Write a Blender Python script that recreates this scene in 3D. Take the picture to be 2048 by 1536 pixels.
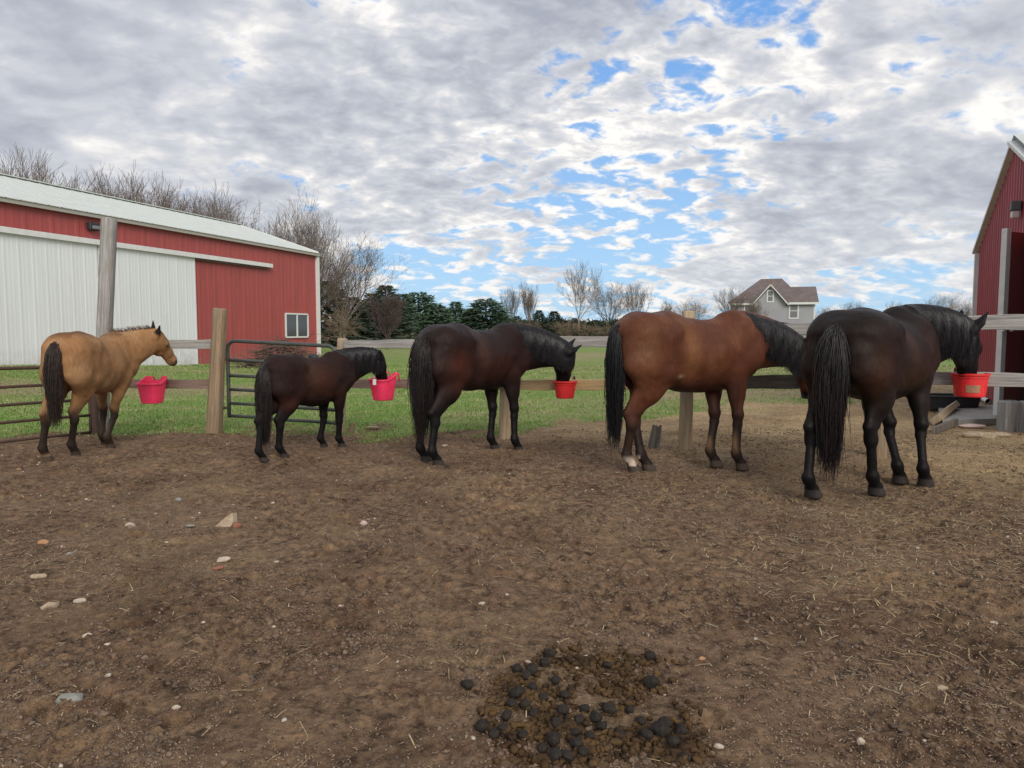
import bpy, math, random
import numpy as np
from mathutils import Vector, Matrix
for o in list(bpy.data.objects): bpy.data.objects.remove(o)
S = bpy.context.scene
COL = S.collection
R = math.radians
random.seed(7); RNG = np.random.default_rng(11)

# ------------------------------------------------------------------ camera
CAMH = 1.42; F = 1462.0; PITCH = R(4.22)
cam_d = bpy.data.cameras.new('camera'); cam = bpy.data.objects.new('camera', cam_d); COL.objects.link(cam)
cam.location = (0, 0, CAMH); cam.rotation_euler = (R(90) - PITCH, 0, 0)
cam_d.sensor_width = 36; cam_d.lens = 36 * F / 2048; cam_d.clip_start = .05; cam_d.clip_end = 6000
S.camera = cam
S.view_settings.view_transform = 'Standard'; S.view_settings.look = 'None'
S.view_settings.exposure = 0.36; S.view_settings.gamma = 1
def ray(px, py):
    x = (px - 1024) / F; y = -(py - 768) / F
    return Vector((x, math.cos(PITCH) + y * math.sin(PITCH), -math.sin(PITCH) + y * math.cos(PITCH)))
def at(px, py, Y):                       # photo pixel + depth -> point
    d = ray(px, py); t = Y / d.y
    return Vector((d.x * t, Y, CAMH + d.z * t))
def XatY(px, Y, py=660): return at(px, py, Y).x

# ------------------------------------------------------------------ node helper
class NT:
    def __init__(s, tree): s.t = tree; s.n = tree.nodes; s.l = tree.links
    def add(s, typ, ins=None, **props):
        nd = s.n.new(typ)
        for k, v in props.items(): setattr(nd, k, v)
        for k, v in (ins or {}).items():
            sock = nd.inputs[k]
            if hasattr(v, 'is_output') or isinstance(v, bpy.types.NodeSocket): s.l.new(v, sock)
            else: sock.default_value = v
        return nd
    def math(s, op, a, b=0.0, clamp=False):
        return s.add('ShaderNodeMath', {0: a, 1: b}, operation=op, use_clamp=clamp).outputs[0]
    def noise(s, vec, scale, detail=4, rough=.55, dist=0.0, out=0):
        return s.add('ShaderNodeTexNoise', {'Vector': vec, 'Scale': scale, 'Detail': detail, 'Roughness': rough, 'Distortion': dist}).outputs[out]
    def mr(s, v, a, b, c=0.0, d=1.0, smooth=False):
        return s.add('ShaderNodeMapRange', {0: v, 1: a, 2: b, 3: c, 4: d}, interpolation_type='SMOOTHSTEP' if smooth else 'LINEAR').outputs[0]
    def mix(s, f, a, b, blend='MIX'):
        nd = s.add('ShaderNodeMix', {0: f}, data_type='RGBA', blend_type=blend)
        for i, v in ((6, a), (7, b)):
            if isinstance(v, bpy.types.NodeSocket): s.l.new(v, nd.inputs[i])
            else: nd.inputs[i].default_value = (*v, 1) if len(v) == 3 else v
        return nd.outputs[2]
    def mapping(s, vec, scale=(1, 1, 1), loc=(0, 0, 0)):
        return s.add('ShaderNodeMapping', {'Vector': vec, 'Scale': scale, 'Location': loc}).outputs[0]
def new_mat(name):
    m = bpy.data.materials.new(name); m.use_nodes = True; t = NT(m.node_tree)
    b = m.node_tree.nodes['Principled BSDF']; return m, t, b

# ------------------------------------------------------------------ world: blue sky with broken altocumulus
SUN_EL, SUN_AZ = 30, 163                 # azimuth measured clockwise from +Y
w = bpy.data.worlds.new('World'); S.world = w; w.use_nodes = True
t = NT(w.node_tree); t.n.clear()
tc = t.add('ShaderNodeTexCoord').outputs['Generated']
sky = t.add('ShaderNodeTexSky', sky_type='NISHITA', sun_disc=False, sun_elevation=R(SUN_EL), sun_rotation=R(SUN_AZ), air_density=1.1, dust_density=.6, ozone_density=2.0).outputs[0]
sx = t.add('ShaderNodeSeparateXYZ', {0: tc}).outputs
zz = t.math('ADD', t.math('MAXIMUM', sx[2], 0.0), .32)
pv = t.add('ShaderNodeCombineXYZ', {0: t.math('DIVIDE', sx[0], zz), 1: t.math('DIVIDE', sx[1], zz), 2: 0.0}).outputs[0]
wob = t.noise(pv, 3.5, 4, .6, 0, 1)
pr_ = t.add('ShaderNodeMapping', {'Vector': pv, 'Rotation': (0, 0, R(-30)), 'Scale': (.85, 1.05, 1)}).outputs[0]      # bands drift towards the upper right
def cloudnoise(v):
    return t.noise(v, 2.0, 3, .5, .2), t.noise(v, 5.0, 4, .52, .35), t.noise(v, 15.0, 4, .56, .3)
n1, n2, n3 = cloudnoise(pr_)
puffy = t.mr(t.add('ShaderNodeVectorMath', {0: tc, 1: tuple(ray(1150, 420).normalized())}, operation='DISTANCE').outputs['Value'], .12, .62, 1.0, .42, True)
cc = lambda n_, k_: t.math('MULTIPLY', t.math('SUBTRACT', n_, .5), k_)
dens = t.math('ADD', t.math('ADD', cc(n1, .55), cc(n2, .62)), t.math('MULTIPLY', cc(n3, 1.05), puffy))
wv = t.add('ShaderNodeVectorMath', {0: t.add('ShaderNodeVectorMath', {0: wob, 1: (.5,.5,.5)}, operation='SUBTRACT').outputs[0], 'Scale': .20}, operation='SCALE').outputs[0]
tcw = t.add('ShaderNodeVectorMath', {0: tc, 1: wv}, operation='ADD').outputs[0]
clear = None
for px, py, r, a in [(1520, 70, .085, .15), (1600, 110, .04, .08), (1880, 65, .055, .15), (1300, 140, .05, .08), (1250, 260, .05, .11), (1350, 165, .03, .08), (985, 325, .04, .12), (705, 15, .05, .17), (1180, 300, .04, .08),
                     (1190, 490, .06, .06), (1330, 445, .05, .12), (1430, 412, .05, .12), (1540, 395, .04, .12), (1240, 500, .05, .09), (860, 600, .10, .18), (980, 590, .08, .16), (1120, 600, .10, .15), (790, 555, .08, .14), (1250, 570, .06, .1),
                     (1750, 625, .10, .14), (1660, 632, .07, .12), (1080, 395, .04, .06), (1400, 625, .10, .10), (590, 385, .05, .07), (1850, 615, .09, .13), (690, 440, .04, .05), (1130, 110, .03, .06), (1080, 160, .03, .06),
                     (200, 230, .42, -.10), (620, 120, .32, -.05), (950, 100, .2, -.05), (1750, 320, .22, -.06), (1640, 490, .10, -.10), (1450, 500, .06, -.10), (1850, 470, .14, -.06), (1000, 470, .12, -.03), (1560, 240, .12, -.05)]:
    d = ray(px, py).normalized()
    ds = t.add('ShaderNodeVectorMath', {0: tcw, 1: tuple(d)}, operation='DISTANCE').outputs['Value']
    c = t.mr(ds, 0.0, r * 1.5, a, 0.0, True)
    clear = c if clear is None else t.math('ADD', clear, c)
dd = t.math('SUBTRACT', dens, clear)
cover = t.mr(dd, -.20, -.015, 0, 1, True)
offv = t.add('ShaderNodeVectorMath', {0: pr_, 1: (-.012, .032, 0)}, operation='ADD').outputs[0]
m1, m2, m3 = cloudnoise(offv)
dif = lambda a_, b_, k_: t.math('MULTIPLY', t.math('SUBTRACT', a_, b_), k_)
lit = t.math('ADD', dif(n2, m2, 1.7), t.math('MULTIPLY', dif(n3, m3, 1.5), puffy))
thick = t.mr(dd, -.06, .16, 0, 1, True)
shade = t.math('ADD', t.math('SUBTRACT', .85, t.math('MULTIPLY', thick, .48)), lit)
shade = t.math('ADD', shade, cc(t.noise(pr_, 3.1, 3, .5), 1.7))
cr = t.add('ShaderNodeValToRGB', {0: shade}); e = cr.color_ramp
e.elements[0].position = 0.0; e.elements[0].color = (.345, .365, .420, 1)
e.elements[1].position = 1.0; e.elements[1].color = (.86, .83, .80, 1)
q = e.elements.new(.30); q.color = (.43, .445, .495, 1)
q = e.elements.new(.60); q.color = (.54, .55, .59, 1)
q = e.elements.new(.80); q.color = (.67, .66, .665, 1)
cl = t.mix(1.0, cr.outputs[0], (9.2, 9.15, 9.0, 1), 'MULTIPLY')
warm = t.mr(sx[2], 0.0, .16, 1, 0)
cl = t.mix(t.math('MULTIPLY', warm, .35), cl, (5.2, 5.5, 6.0))
skyc = t.mix(1.0, sky, (.8, .9, 1.1, 1), 'MULTIPLY')
blue = t.mix(t.mr(sx[2], 0.0, .38, 0.0, 1.0), (3.3, 5.2, 7.0), (1.35, 3.05, 6.3))
skyc = t.mix(.85, skyc, blue)
final = t.mix(t.math('MULTIPLY', cover, .95), skyc, cl)
bg = t.add('ShaderNodeBackground', {0: final, 1: .105}).outputs[0]
t.add('ShaderNodeOutputWorld', {0: bg})

sl = bpy.data.lights.new('sun', 'SUN'); sl.energy = 2.0; sl.angle = R(30); sl.color = (1, .93, .84)
so = bpy.data.objects.new('sun', sl); COL.objects.link(so)
az = R(SUN_AZ); el = R(SUN_EL)
sd = Vector((math.sin(az) * math.cos(el), math.cos(az) * math.cos(el), math.sin(el)))
so.rotation_euler = sd.to_track_quat('Z', 'Y').to_euler()

# ------------------------------------------------------------------ object helpers
W = {}
def tag(o, label=None, cat=None, group=None, kind=None):
    if label: o['label'] = label
    if cat: o['category'] = cat
    if group: o['group'] = group
    if kind: o['kind'] = kind
    return o
def link(o, parent, M):
    COL.objects.link(o)
    if parent is not None:
        o.parent = parent; o.matrix_basis = W[parent.name].inverted() @ M
    else: o.matrix_basis = M
    W[o.name] = M.copy(); return o
def empty(name, loc, label, cat, group=None):
    o = bpy.data.objects.new(name, None); o.empty_display_size = .2
    link(o, None, Matrix.Translation(Vector(loc))); return tag(o, label, cat, group)
def part(name, verts, faces, mat, parent=None, M=None, smooth=False, base=None):
    """verts in world space (M None) or in the frame M; base: origin for a top-level mesh"""
    me = bpy.data.meshes.new(name)
    if M is None:
        M = Matrix.Translation(Vector(base)) if base is not None else Matrix.Identity(4)
        if base is not None:
            b = Vector(base)
            verts = (np.asarray(verts) - np.array(b)) if isinstance(verts, np.ndarray) else [Vector(v) - b for v in verts]
    if isinstance(verts, np.ndarray) and isinstance(faces, np.ndarray):
        nf, k = faces.shape
        me.vertices.add(len(verts)); me.vertices.foreach_set('co', verts.astype(np.float32).ravel())
        me.loops.add(nf * k); me.loops.foreach_set('vertex_index', faces.astype(np.int32).ravel())
        me.polygons.add(nf); me.polygons.foreach_set('loop_start', np.arange(0, nf * k, k, dtype=np.int32))
        me.update(calc_edges=True); me.validate()
    else:
        me.from_pydata([tuple(v) for v in verts], [], [tuple(f) for f in faces]); me.update()
    if smooth: me.polygons.foreach_set('use_smooth', [True] * len(me.polygons))
    if mat:
        for m in (mat if isinstance(mat, (list, tuple)) else [mat]): me.materials.append(m)
    o = bpy.data.objects.new(name, me)
    return link(o, parent, M)
def copy_tree(o, parent=None):
    c = o.copy(); COL.objects.link(c)
    if parent is not None: c.parent = parent
    for ch in [x for x in bpy.data.objects if x.parent == o]: copy_tree(ch, c)
    return c

class MB:
    def __init__(s): s.v = []; s.f = []
    def add(s, v, f):
        n = len(s.v); s.v += [Vector(x) for x in v]; s.f += [tuple(i + n for i in q) for q in f]
    def box(s, lo, hi, M=None, bev=0.0):
        x0, y0, z0 = lo; x1, y1, z1 = hi
        if bev <= 0:
            v = [(x0,y0,z0),(x1,y0,z0),(x1,y1,z0),(x0,y1,z0),(x0,y0,z1),(x1,y0,z1),(x1,y1,z1),(x0,y1,z1)]
            f = [(0,3,2,1),(4,5,6,7),(0,1,5,4),(1,2,6,5),(2,3,7,6),(3,0,4,7)]
        else:
            b = bev; ring = lambda z, i: [(x0+b-i*0,y0+i,z),(x1-b,y0+i,z),(x1-i,y0+b,z),(x1-i,y1-b,z),(x1-b,y1-i,z),(x0+b,y1-i,z),(x0+i,y1-b,z),(x0+i,y0+b,z)]
            v = ring(z0, b) + ring(z0+b, 0) + ring(z1-b, 0) + ring(z1, b); f = [tuple(range(7,-1,-1)), tuple(range(24,32))]
            for r in range(3):
                for i in range(8): j = (i+1) % 8; f.append((r*8+i, r*8+j, r*8+8+j, r*8+8+i))
        if M is not None: v = [M @ Vector(p) for p in v]
        s.add(v, f)
    def tube(s, pts, rad, n=8, cap=True):
        pts = [Vector(p) for p in pts]; m = len(pts)
        if not hasattr(rad, '__len__'): rad = [rad] * m
        up = None; base = len(s.v)
        for i, p in enumerate(pts):
            d = (pts[min(i+1, m-1)] - pts[max(i-1, 0)]).normalized()
            if up is None:
                up = Vector((0,0,1)) if abs(d.z) < .9 else Vector((1,0,0))
            a = d.cross(up).normalized(); b = a.cross(d).normalized(); up = b
            for k in range(n):
                th = 2*math.pi*k/n; s.v.append(p + (a*math.cos(th) + b*math.sin(th)) * rad[i])
        for i in range(m-1):
            for k in range(n):
                j = (k+1) % n; s.f.append((base+i*n+k, base+i*n+j, base+(i+1)*n+j, base+(i+1)*n+k))
        if cap:
            s.f.append(tuple(base+k for k in range(n-1,-1,-1))); s.f.append(tuple(base+(m-1)*n+k for k in range(n)))
    def lathe(s, prof, c=(0,0,0), n=32, M=None):
        base = len(s.v)
        for r, z in prof:
            for k in range(n):
                th = 2*math.pi*k/n; p = Vector((r*math.cos(th), r*math.sin(th), z))
                s.v.append((M @ p) if M is not None else p + Vector(c))
        for i in range(len(prof)-1):
            for k in range(n):
                j = (k+1) % n; s.f.append((base+i*n+k, base+i*n+j, base+(i+1)*n+j, base+(i+1)*n+k))
    def build(s, name, mat, parent=None, smooth=False, base=None, M=None):
        return part(name, s.v, s.f, mat, parent, M, smooth, base)

# ------------------------------------------------------------------ numpy noise
def hash3(ix, iy, iz, seed):
    h = (ix * 374761393 + iy * 668265263 + iz * 2147483647 + seed * 974711) & 0xffffffff
    h = ((h ^ (h >> 13)) * 1274126177) & 0xffffffff
    return ((h ^ (h >> 16)) & 0xffff) / 65535.0
def vnoise(x, y, z=None, seed=0):
    z = np.zeros_like(x) if z is None else z
    xi = np.floor(x).astype(np.int64); yi = np.floor(y).astype(np.int64); zi = np.floor(z).astype(np.int64)
    fx = x - xi; fy = y - yi; fz = z - zi
    fx = fx*fx*(3-2*fx); fy = fy*fy*(3-2*fy); fz = fz*fz*(3-2*fz)
    def L(a, b, t): return a + (b - a) * t
    H = lambda a, b, c: hash3(xi+a, yi+b, zi+c, seed)
    a = L(L(H(0,0,0), H(1,0,0), fx), L(H(0,1,0), H(1,1,0), fx), fy)
    if not np.any(fz): return a
    b = L(L(H(0,0,1), H(1,0,1), fx), L(H(0,1,1), H(1,1,1), fx), fy)
    return L(a, b, fz)
def fbm(x, y, z=None, o=4, seed=0, g=.5):
    s = np.zeros_like(x, dtype=float); a = 1; tot = 0
    for i in range(o):
        s += a * vnoise(x * 2**i + 17.3*i, y * 2**i - 9.1*i, None if z is None else z * 2**i, seed + i); tot += a; a *= g
    return s / tot
def sstep(x, a, b):
    t = np.clip((x - a) / (b - a), 0, 1); return t*t*(3-2*t)

# ------------------------------------------------------------------ terrain
def T(x, y):
    x = np.asarray(x, float); y = np.asarray(y, float)
    z = .42 * np.exp(-((x + 16)/5.5)**2 - ((y - 20)/6.5)**2)
    z = z + .22 * np.exp(-((x + 9)/6)**2 - ((y - 41)/8.)**2)
    z = z + .52 * sstep(y, 45, 110)
    return z
def grassmask(x, y):
    yb = 10.15 + .25*np.sin(x*1.3) + np.where(x > .6, (1 - np.exp(-((x-.6)/2.2)**2)) * 3.4, 0) + np.where(x > 6, (x-6)*1.2, 0) - np.where(x < -5.8, (-5.8 - x)*.9, 0)
    n = fbm(x*1.1, y*1.1, o=4, seed=3) - .5
    return sstep(y - yb + n*3.6, -.6, 1.1), yb
def detail(x, y, g):
    n = (fbm(x*.45, y*.45, o=2, seed=20) - .5) * .07
    a = fbm(x*2.6, y*2.6, o=3, seed=21); b = fbm(x*9, y*9, o=4, seed=31, g=.6); c = fbm(x*30, y*30, o=3, seed=41, g=.65)
    cl = 1 - np.abs(2*b - 1)
    amp = .35 + 1.0 * sstep(fbm(x*1.3, y*1.3, o=3, seed=77), .35, .68)
    d = n + (a - .5)*.055 + amp * ((b - .5)*.060 + (cl - .75)*.020 + (c - .5)*.034)
    # hoof prints
    u = x*2.1; v = y*2.1; ui = np.floor(u).astype(np.int64); vi = np.floor(v).astype(np.int64)
    cx = ui + .3 + .4*hash3(ui, vi, ui*0, 5); cy = vi + .3 + .4*hash3(ui, vi, ui*0, 6); on = hash3(ui, vi, ui*0, 8) > .45
    rr = np.hypot((u-cx), (v-cy)*1.1) / 2.1
    pr = np.where(on, -.030*np.exp(-(rr/.055)**4) + .014*np.exp(-((rr-.075)/.02)**2), 0)
    return (d + pr) * (1 - .75*g) - .004
def ground_z(x, y):
    x = np.atleast_1d(np.asarray(x, float)); y = np.atleast_1d(np.asarray(y, float))
    g, _ = grassmask(x, y)
    return T(x, y) + detail(x, y, g) * (1 - sstep(y, 16, 30))
def gz(x, y): return float(ground_z(x, y)[0])
rows = list(np.arange(-8, 1.2, .3)); y = 1.2
while y < 12: rows.append(y); y += .0036 + .0026*y
while y < 40: rows.append(y); y += .035*y - .34
while y < 2600: rows.append(y); y *= 1.08
rows = np.array(rows); NC = 1100
u = np.linspace(-1, 1, NC)
hw = np.where(rows < 1.2, 8.0, 0) + np.where(rows >= 1.2, 1.05*rows + 3.2, 0); hw = np.where(rows < 1.2, np.maximum(4.46, 8 + (rows-1.2)*0), hw)
k = np.clip((1.2 - rows)/1.0, 0, 1); hw = np.where(rows < 1.2, 4.46 + 6*k, hw)
X = u[None, :] * hw[:, None]; Y = np.repeat(rows[:, None], NC, 1)
g, _ = grassmask(X.ravel(), Y.ravel())
Z = ground_z(X.ravel(), Y.ravel())
V = np.stack([X.ravel(), Y.ravel(), Z], 1)
i = np.arange(len(rows)-1)[:, None] * NC + np.arange(NC-1)[None, :]; i = i.ravel()
FQ = np.stack([i, i+1, i+NC+1, i+NC], 1)

m_ground, t, b = new_mat('ground')
pos = t.add('ShaderNodeNewGeometry').outputs['Position']
ga = t.add('ShaderNodeAttribute', attribute_name='grass').outputs['Fac']
nA = t.noise(pos, .55, 5, .6); nB = t.noise(pos, 2.7, 6, .65, .3); nC = t.noise(pos, 14, 8, .72); nD = t.noise(pos, 60, 5, .7); nE = t.noise(pos, 5.5, 7, .7, .6); nF = t.noise(pos, 26, 6, .75, .4)
c = t.mix(t.mr(nC, .38, .64), (.038, .022, .014), (.30, .20, .125))
c = t.mix(t.mr(nB, .42, .66, 0, .6), c, (.27, .185, .115))
c = t.mix(t.mr(nE, .52, .70, 0, .55), c, (.15, .070, .048))
c = t.mix(t.mr(nA, .50, .66, 0, .55), c, t.mix(t.mr(nD, .35, .65), (.12, .085, .055), (.40, .30, .175)))
c = t.mix(t.mr(nD, .58, .72, 0, .45), c, (.36, .29, .21))
c = t.mix(t.mr(nF, .30, .44, .85, 0), c, (.032, .020, .014)); c = t.mix(t.mr(nF, .60, .74, 0, .6), c, (.42, .32, .235))
nG = t.noise(pos, .9, 6, .62, .8); c = t.mix(t.mr(nG, .50, .66, 0, .62), c, t.mix(1.0, c, (.42, .38, .35), 'MULTIPLY')); c = t.mix(t.mr(nG, .44, .32, 0, .5), c, t.mix(1.0, c, (1.45, 1.38, 1.25), 'MULTIPLY'))
# straw-littered tan ground to the right and by the fence
sy = t.add('ShaderNodeAttribute', attribute_name='straw').outputs['Fac']
c = t.mix(t.math('MULTIPLY', sy, t.mr(nB, .3, .6, .45, 1)), c, t.mix(t.mr(nD, .38, .62), (.20, .14, .085), (.60, .46, .26)))
gn = t.noise(pos, 3.0, 6, .65, .4); gf = t.noise(t.mapping(pos, (40, 14, 10)), 1.0, 5, .7)
gc = t.mix(t.mr(gf, .33, .67), (.065, .125, .024), (.24, .38, .085))
dry = t.mix(t.mr(gf, .33, .67), (.16, .125, .07), (.42, .35, .22))
da = t.add('ShaderNodeAttribute', attribute_name='dry').outputs['Fac']
gc = t.mix(t.math('MULTIPLY', t.math('ADD', da, t.mr(gn, .46, .66, 0, .65)), 1.0, True), gc, dry)
c = t.mix(t.mr(t.math('ADD', ga, t.math('MULTIPLY', t.math('SUBTRACT', nC, .5), .9)), .35, .65), c, gc)
c = t.mix(1.0, c, (1.0, .965, .91), 'MULTIPLY'); t.l.new(c, b.inputs['Base Color']); b.inputs['Roughness'].default_value = .93; b.inputs['Specular IOR Level'].default_value = .2
bh = t.math('ADD', t.math('MULTIPLY', nC, .6), t.math('MULTIPLY', nD, .4))
bp = t.add('ShaderNodeBump', {'Strength': 1.0, 'Distance': .045, 'Height': bh}).outputs[0]; t.l.new(bp, b.inputs['Normal'])
ground = part('ground', V, FQ, m_ground, smooth=True); tag(ground, kind='structure')
xr, yr = X.ravel(), Y.ravel()
straw = np.clip(sstep(xr*.45 + yr*.5, 4.2, 6.4) * sstep(xr, .3, 3.0) + sstep(yr, 8.7, 9.8)*.8*sstep(xr, -1.0, 1.5), 0, 1)
straw *= .50 + .50*sstep(fbm(xr*.8, yr*.8, o=4, seed=50), .3, .6)
band = .9*np.exp(-((yr - 15.5 - .15*xr)/1.6)**2) * sstep(xr, 1.5, 4) + .75*np.exp(-((yr-21)/2.2)**2)*sstep(xr, -1, 3) + .8*np.exp(-((yr-17.5-.1*xr)/1.6)**2)*sstep(-xr, 4, 6) + .8*np.exp(-((yr-27)/2.)**2)*sstep(xr, -6, 3) + .7*np.exp(-((yr-41)/4.)**2)*sstep(xr, -4, 6) + .6*np.exp(-((yr-24)/1.8)**2)*sstep(-xr, 6, 8)
dryv = np.clip(band + .35*sstep(fbm(xr*.35, yr*.35, o=3, seed=60), .5, .7), 0, 1)
for nm, val in (('grass', g), ('straw', straw), ('dry', dryv)):
    at_ = ground.data.attributes.new(nm, 'FLOAT', 'POINT'); at_.data.foreach_set('value', val.astype(np.float32))

# ------------------------------------------------------------------ materials
def simple(name, col, rough=.6, spec=.4, noise=0.0, nscale=8, metal=0, col2=None, bump=0, coat=0):
    m, t, b = new_mat(name)
    if noise or col2:
        o = t.add('ShaderNodeTexCoord').outputs['Object']
        n = t.noise(o, nscale, 6, .65, .3)
        c = t.mix(t.mr(n, .35, .68), col, col2 if col2 else tuple(x*(1-noise) for x in col)); t.l.new(c, b.inputs['Base Color'])
        if bump: t.l.new(t.add('ShaderNodeBump', {'Strength': bump, 'Distance': .01, 'Height': t.noise(o, nscale*4, 4)}).outputs[0], b.inputs['Normal'])
    else: b.inputs['Base Color'].default_value = (*col, 1)
    b.inputs['Roughness'].default_value = rough; b.inputs['Specular IOR Level'].default_value = spec; b.inputs['Metallic'].default_value = metal
    return m
def wood(name, dark, light, tint=None, sc=1.0):
    m, t, b = new_mat(name); o = t.add('ShaderNodeTexCoord').outputs['Object']
    oi = t.add('ShaderNodeObjectInfo').outputs['Random']
    o = t.add('ShaderNodeVectorMath', {0: o, 1: t.add('ShaderNodeCombineXYZ', {0: t.math('MULTIPLY', oi, 9), 1: oi, 2: t.math('MULTIPLY', oi, 5)}).outputs[0]}, operation='ADD').outputs[0]
    g1 = t.noise(t.mapping(o, (38*sc, 38*sc, 1.6*sc)), 1, 6, .65, .6); g2 = t.noise(t.mapping(o, (130, 130, 5)), 1, 3, .6); g3 = t.noise(t.mapping(o, (5, 5, 2.2)), 1, 5, .6, .5)
    c = t.mix(t.mr(g1, .34, .66), dark, light)
    c = t.mix(t.mr(g2, .58, .75, 0, .7), c, tuple(x*.3 for x in dark))
    if tint: c = t.mix(t.mr(g3, .45, .65, 0, .8), c, tint)
    t.l.new(c, b.inputs['Base Color']); b.inputs['Roughness'].default_value = .85; b.inputs['Specular IOR Level'].default_value = .25
    t.l.new(t.add('ShaderNodeBump', {'Strength': .7, 'Distance': .012, 'Height': t.math('ADD', g1, t.math('MULTIPLY', g2, -.5))}).outputs[0], b.inputs['Normal'])
    return m
m_wgrey = wood('weathered_wood', (.16, .152, .14), (.43, .415, .39), (.27, .25, .22))
m_wdark = wood('dark_weathered_wood', (.07, .062, .055), (.20, .18, .155), (.10, .08, .06))
m_wtan = wood('tan_wood', (.26, .19, .115), (.46, .36, .235), (.30, .25, .18))
m_wnew = wood('new_wood', (.36, .235, .105), (.56, .40, .21), (.44, .33, .20))
m_wbrown = wood('brown_wood', (.16, .105, .06), (.36, .26, .165), (.22, .18, .13))
m_wred = wood('reddish_wood', (.13, .085, .07), (.30, .22, .18), (.2, .13, .1))
def metal_siding(name, col, col2, rough=.5):
    m, t, b = new_mat(name); pos = t.add('ShaderNodeNewGeometry').outputs['Position']
    n = t.noise(t.mapping(pos, (2.2, 2.2, .35)), 1, 5, .6); n2 = t.noise(pos, 14, 4, .6)
    c = t.mix(t.mr(n, .35, .7), col, col2); c = t.mix(t.mr(n2, .60, .8, 0, .3), c, tuple(x*.7 for x in col)); st_ = t.noise(t.mapping(pos, (9, 9, .25)), 1, 5, .7); c = t.mix(t.mr(st_, .55, .75, 0, .35), c, tuple(x*.6+.03 for x in col)); zz_ = t.add('ShaderNodeSeparateXYZ', {0: pos}).outputs[2]; c = t.mix(t.math('MULTIPLY', t.mr(zz_, .9, -.1, 0, .6), t.mr(t.noise(pos, 5, 5, .7), .35, .65)), c, (.20, .165, .12))
    t.l.new(c, b.inputs['Base Color']); b.inputs['Roughness'].default_value = rough; return m
m_red = metal_siding('red_siding', (.345, .062, .055), (.28, .053, .048), .55)
m_red2 = metal_siding('dark_red_siding', (.33, .040, .050), (.25, .032, .040), .42)
m_white = metal_siding('white_siding', (.68, .70, .71), (.63, .65, .65), .5)
m_trim = simple('white_trim', (.66, .66, .64), .5, noise=.15, nscale=6)
m_roofm = metal_siding('roof_metal', (.56, .59, .55), (.48, .52, .48), .5)
m_gate = simple('green_tube', (.035, .050, .047), .45, .5, col2=(.075, .07, .06), nscale=11)
m_rust = simple('rusty_pipe', (.10, .055, .04), .8, .3, col2=(.055, .042, .036), nscale=14)
m_glass = simple('window_glass', (.035, .042, .05), .08, .8)
def dirtyplastic(name, col, col2):
    m, t, b = new_mat(name); pos = t.add('ShaderNodeNewGeometry').outputs['Position']
    c = t.mix(t.mr(t.noise(pos, 9, 5, .6), .35, .68), col, col2); c = t.mix(t.mr(t.noise(t.mapping(pos, (1,1,.5)), 22, 6, .75, .6), .54, .70, 0, .65), c, (.20, .10, .065))
    c = t.mix(t.mr(t.noise(t.mapping(pos, (60,60,6)), 1, 4, .7), .58, .70, 0, .35), c, tuple(min(1, x*1.3+.12) for x in col)); t.l.new(c, b.inputs['Base Color']); t.l.new(t.mr(t.noise(pos, 25, 4, .6), .3, .7, .35, .75), b.inputs['Roughness']); return m
m_pink = dirtyplastic('pink_plastic', (.95, .045, .14), (.86, .035, .11)); m_redp = dirtyplastic('red_plastic', (.74, .022, .026), (.60, .018, .02))
m_blackp = simple('black_rubber', (.022, .024, .028), .6, .4, col2=(.035, .034, .034), nscale=10)
m_label = simple('worn_label', (.22, .14, .09), .7, col2=(.45, .22, .12), nscale=30)
m_concrete = simple('concrete', (.34, .32, .29), .9, .2, col2=(.25, .235, .21), nscale=5, bump=.3)
m_bark = simple('bark', (.105, .085, .070), .95, .1, col2=(.17, .145, .12), nscale=6)
m_twig = simple('twigs', (.15, .12, .10), .95, .1, col2=(.22, .18, .15), nscale=2)
m_twigp = simple('purple_twigs', (.090, .066, .062), .95, .1, col2=(.13, .095, .085), nscale=2)
m_twigt = simple('tan_twigs', (.20, .155, .11), .95, .1, col2=(.26, .2, .145), nscale=2)
def leafmat(name, a, bcol, brown=None):
    m, t, b = new_mat(name); o = t.add('ShaderNodeTexCoord').outputs['Object']
    oi = t.add('ShaderNodeObjectInfo').outputs['Random']
    c = t.mix(t.mr(t.noise(o, 1.3, 5, .7), .35, .66), a, bcol)
    if brown: c = t.mix(t.mr(t.noise(o, .5, 3, .6), .5, .66, 0, .75), c, brown)
    c = t.mix(t.math('MULTIPLY', oi, .4), c, tuple(x*.65 for x in a))
    t.l.new(c, b.inputs['Base Color']); b.inputs['Roughness'].default_value = .8; b.inputs['Specular IOR Level'].default_value = .2; return m
m_spruce = leafmat('spruce_needles', (.048, .090, .055), (.145, .215, .135))
m_spruced = leafmat('dark_needles', (.030, .052, .034), (.085, .115, .075), (.10, .082, .058))
m_house = simple('house_siding', (.33, .33, .345), .8, .2, noise=.12, nscale=.5)
m_shingle = simple('shingles', (.125, .10, .095), .9, .2, col2=(.175, .142, .135), nscale=1.2)
m_pane = simple('pane', (.16, .17, .18), .2, .5)

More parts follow.
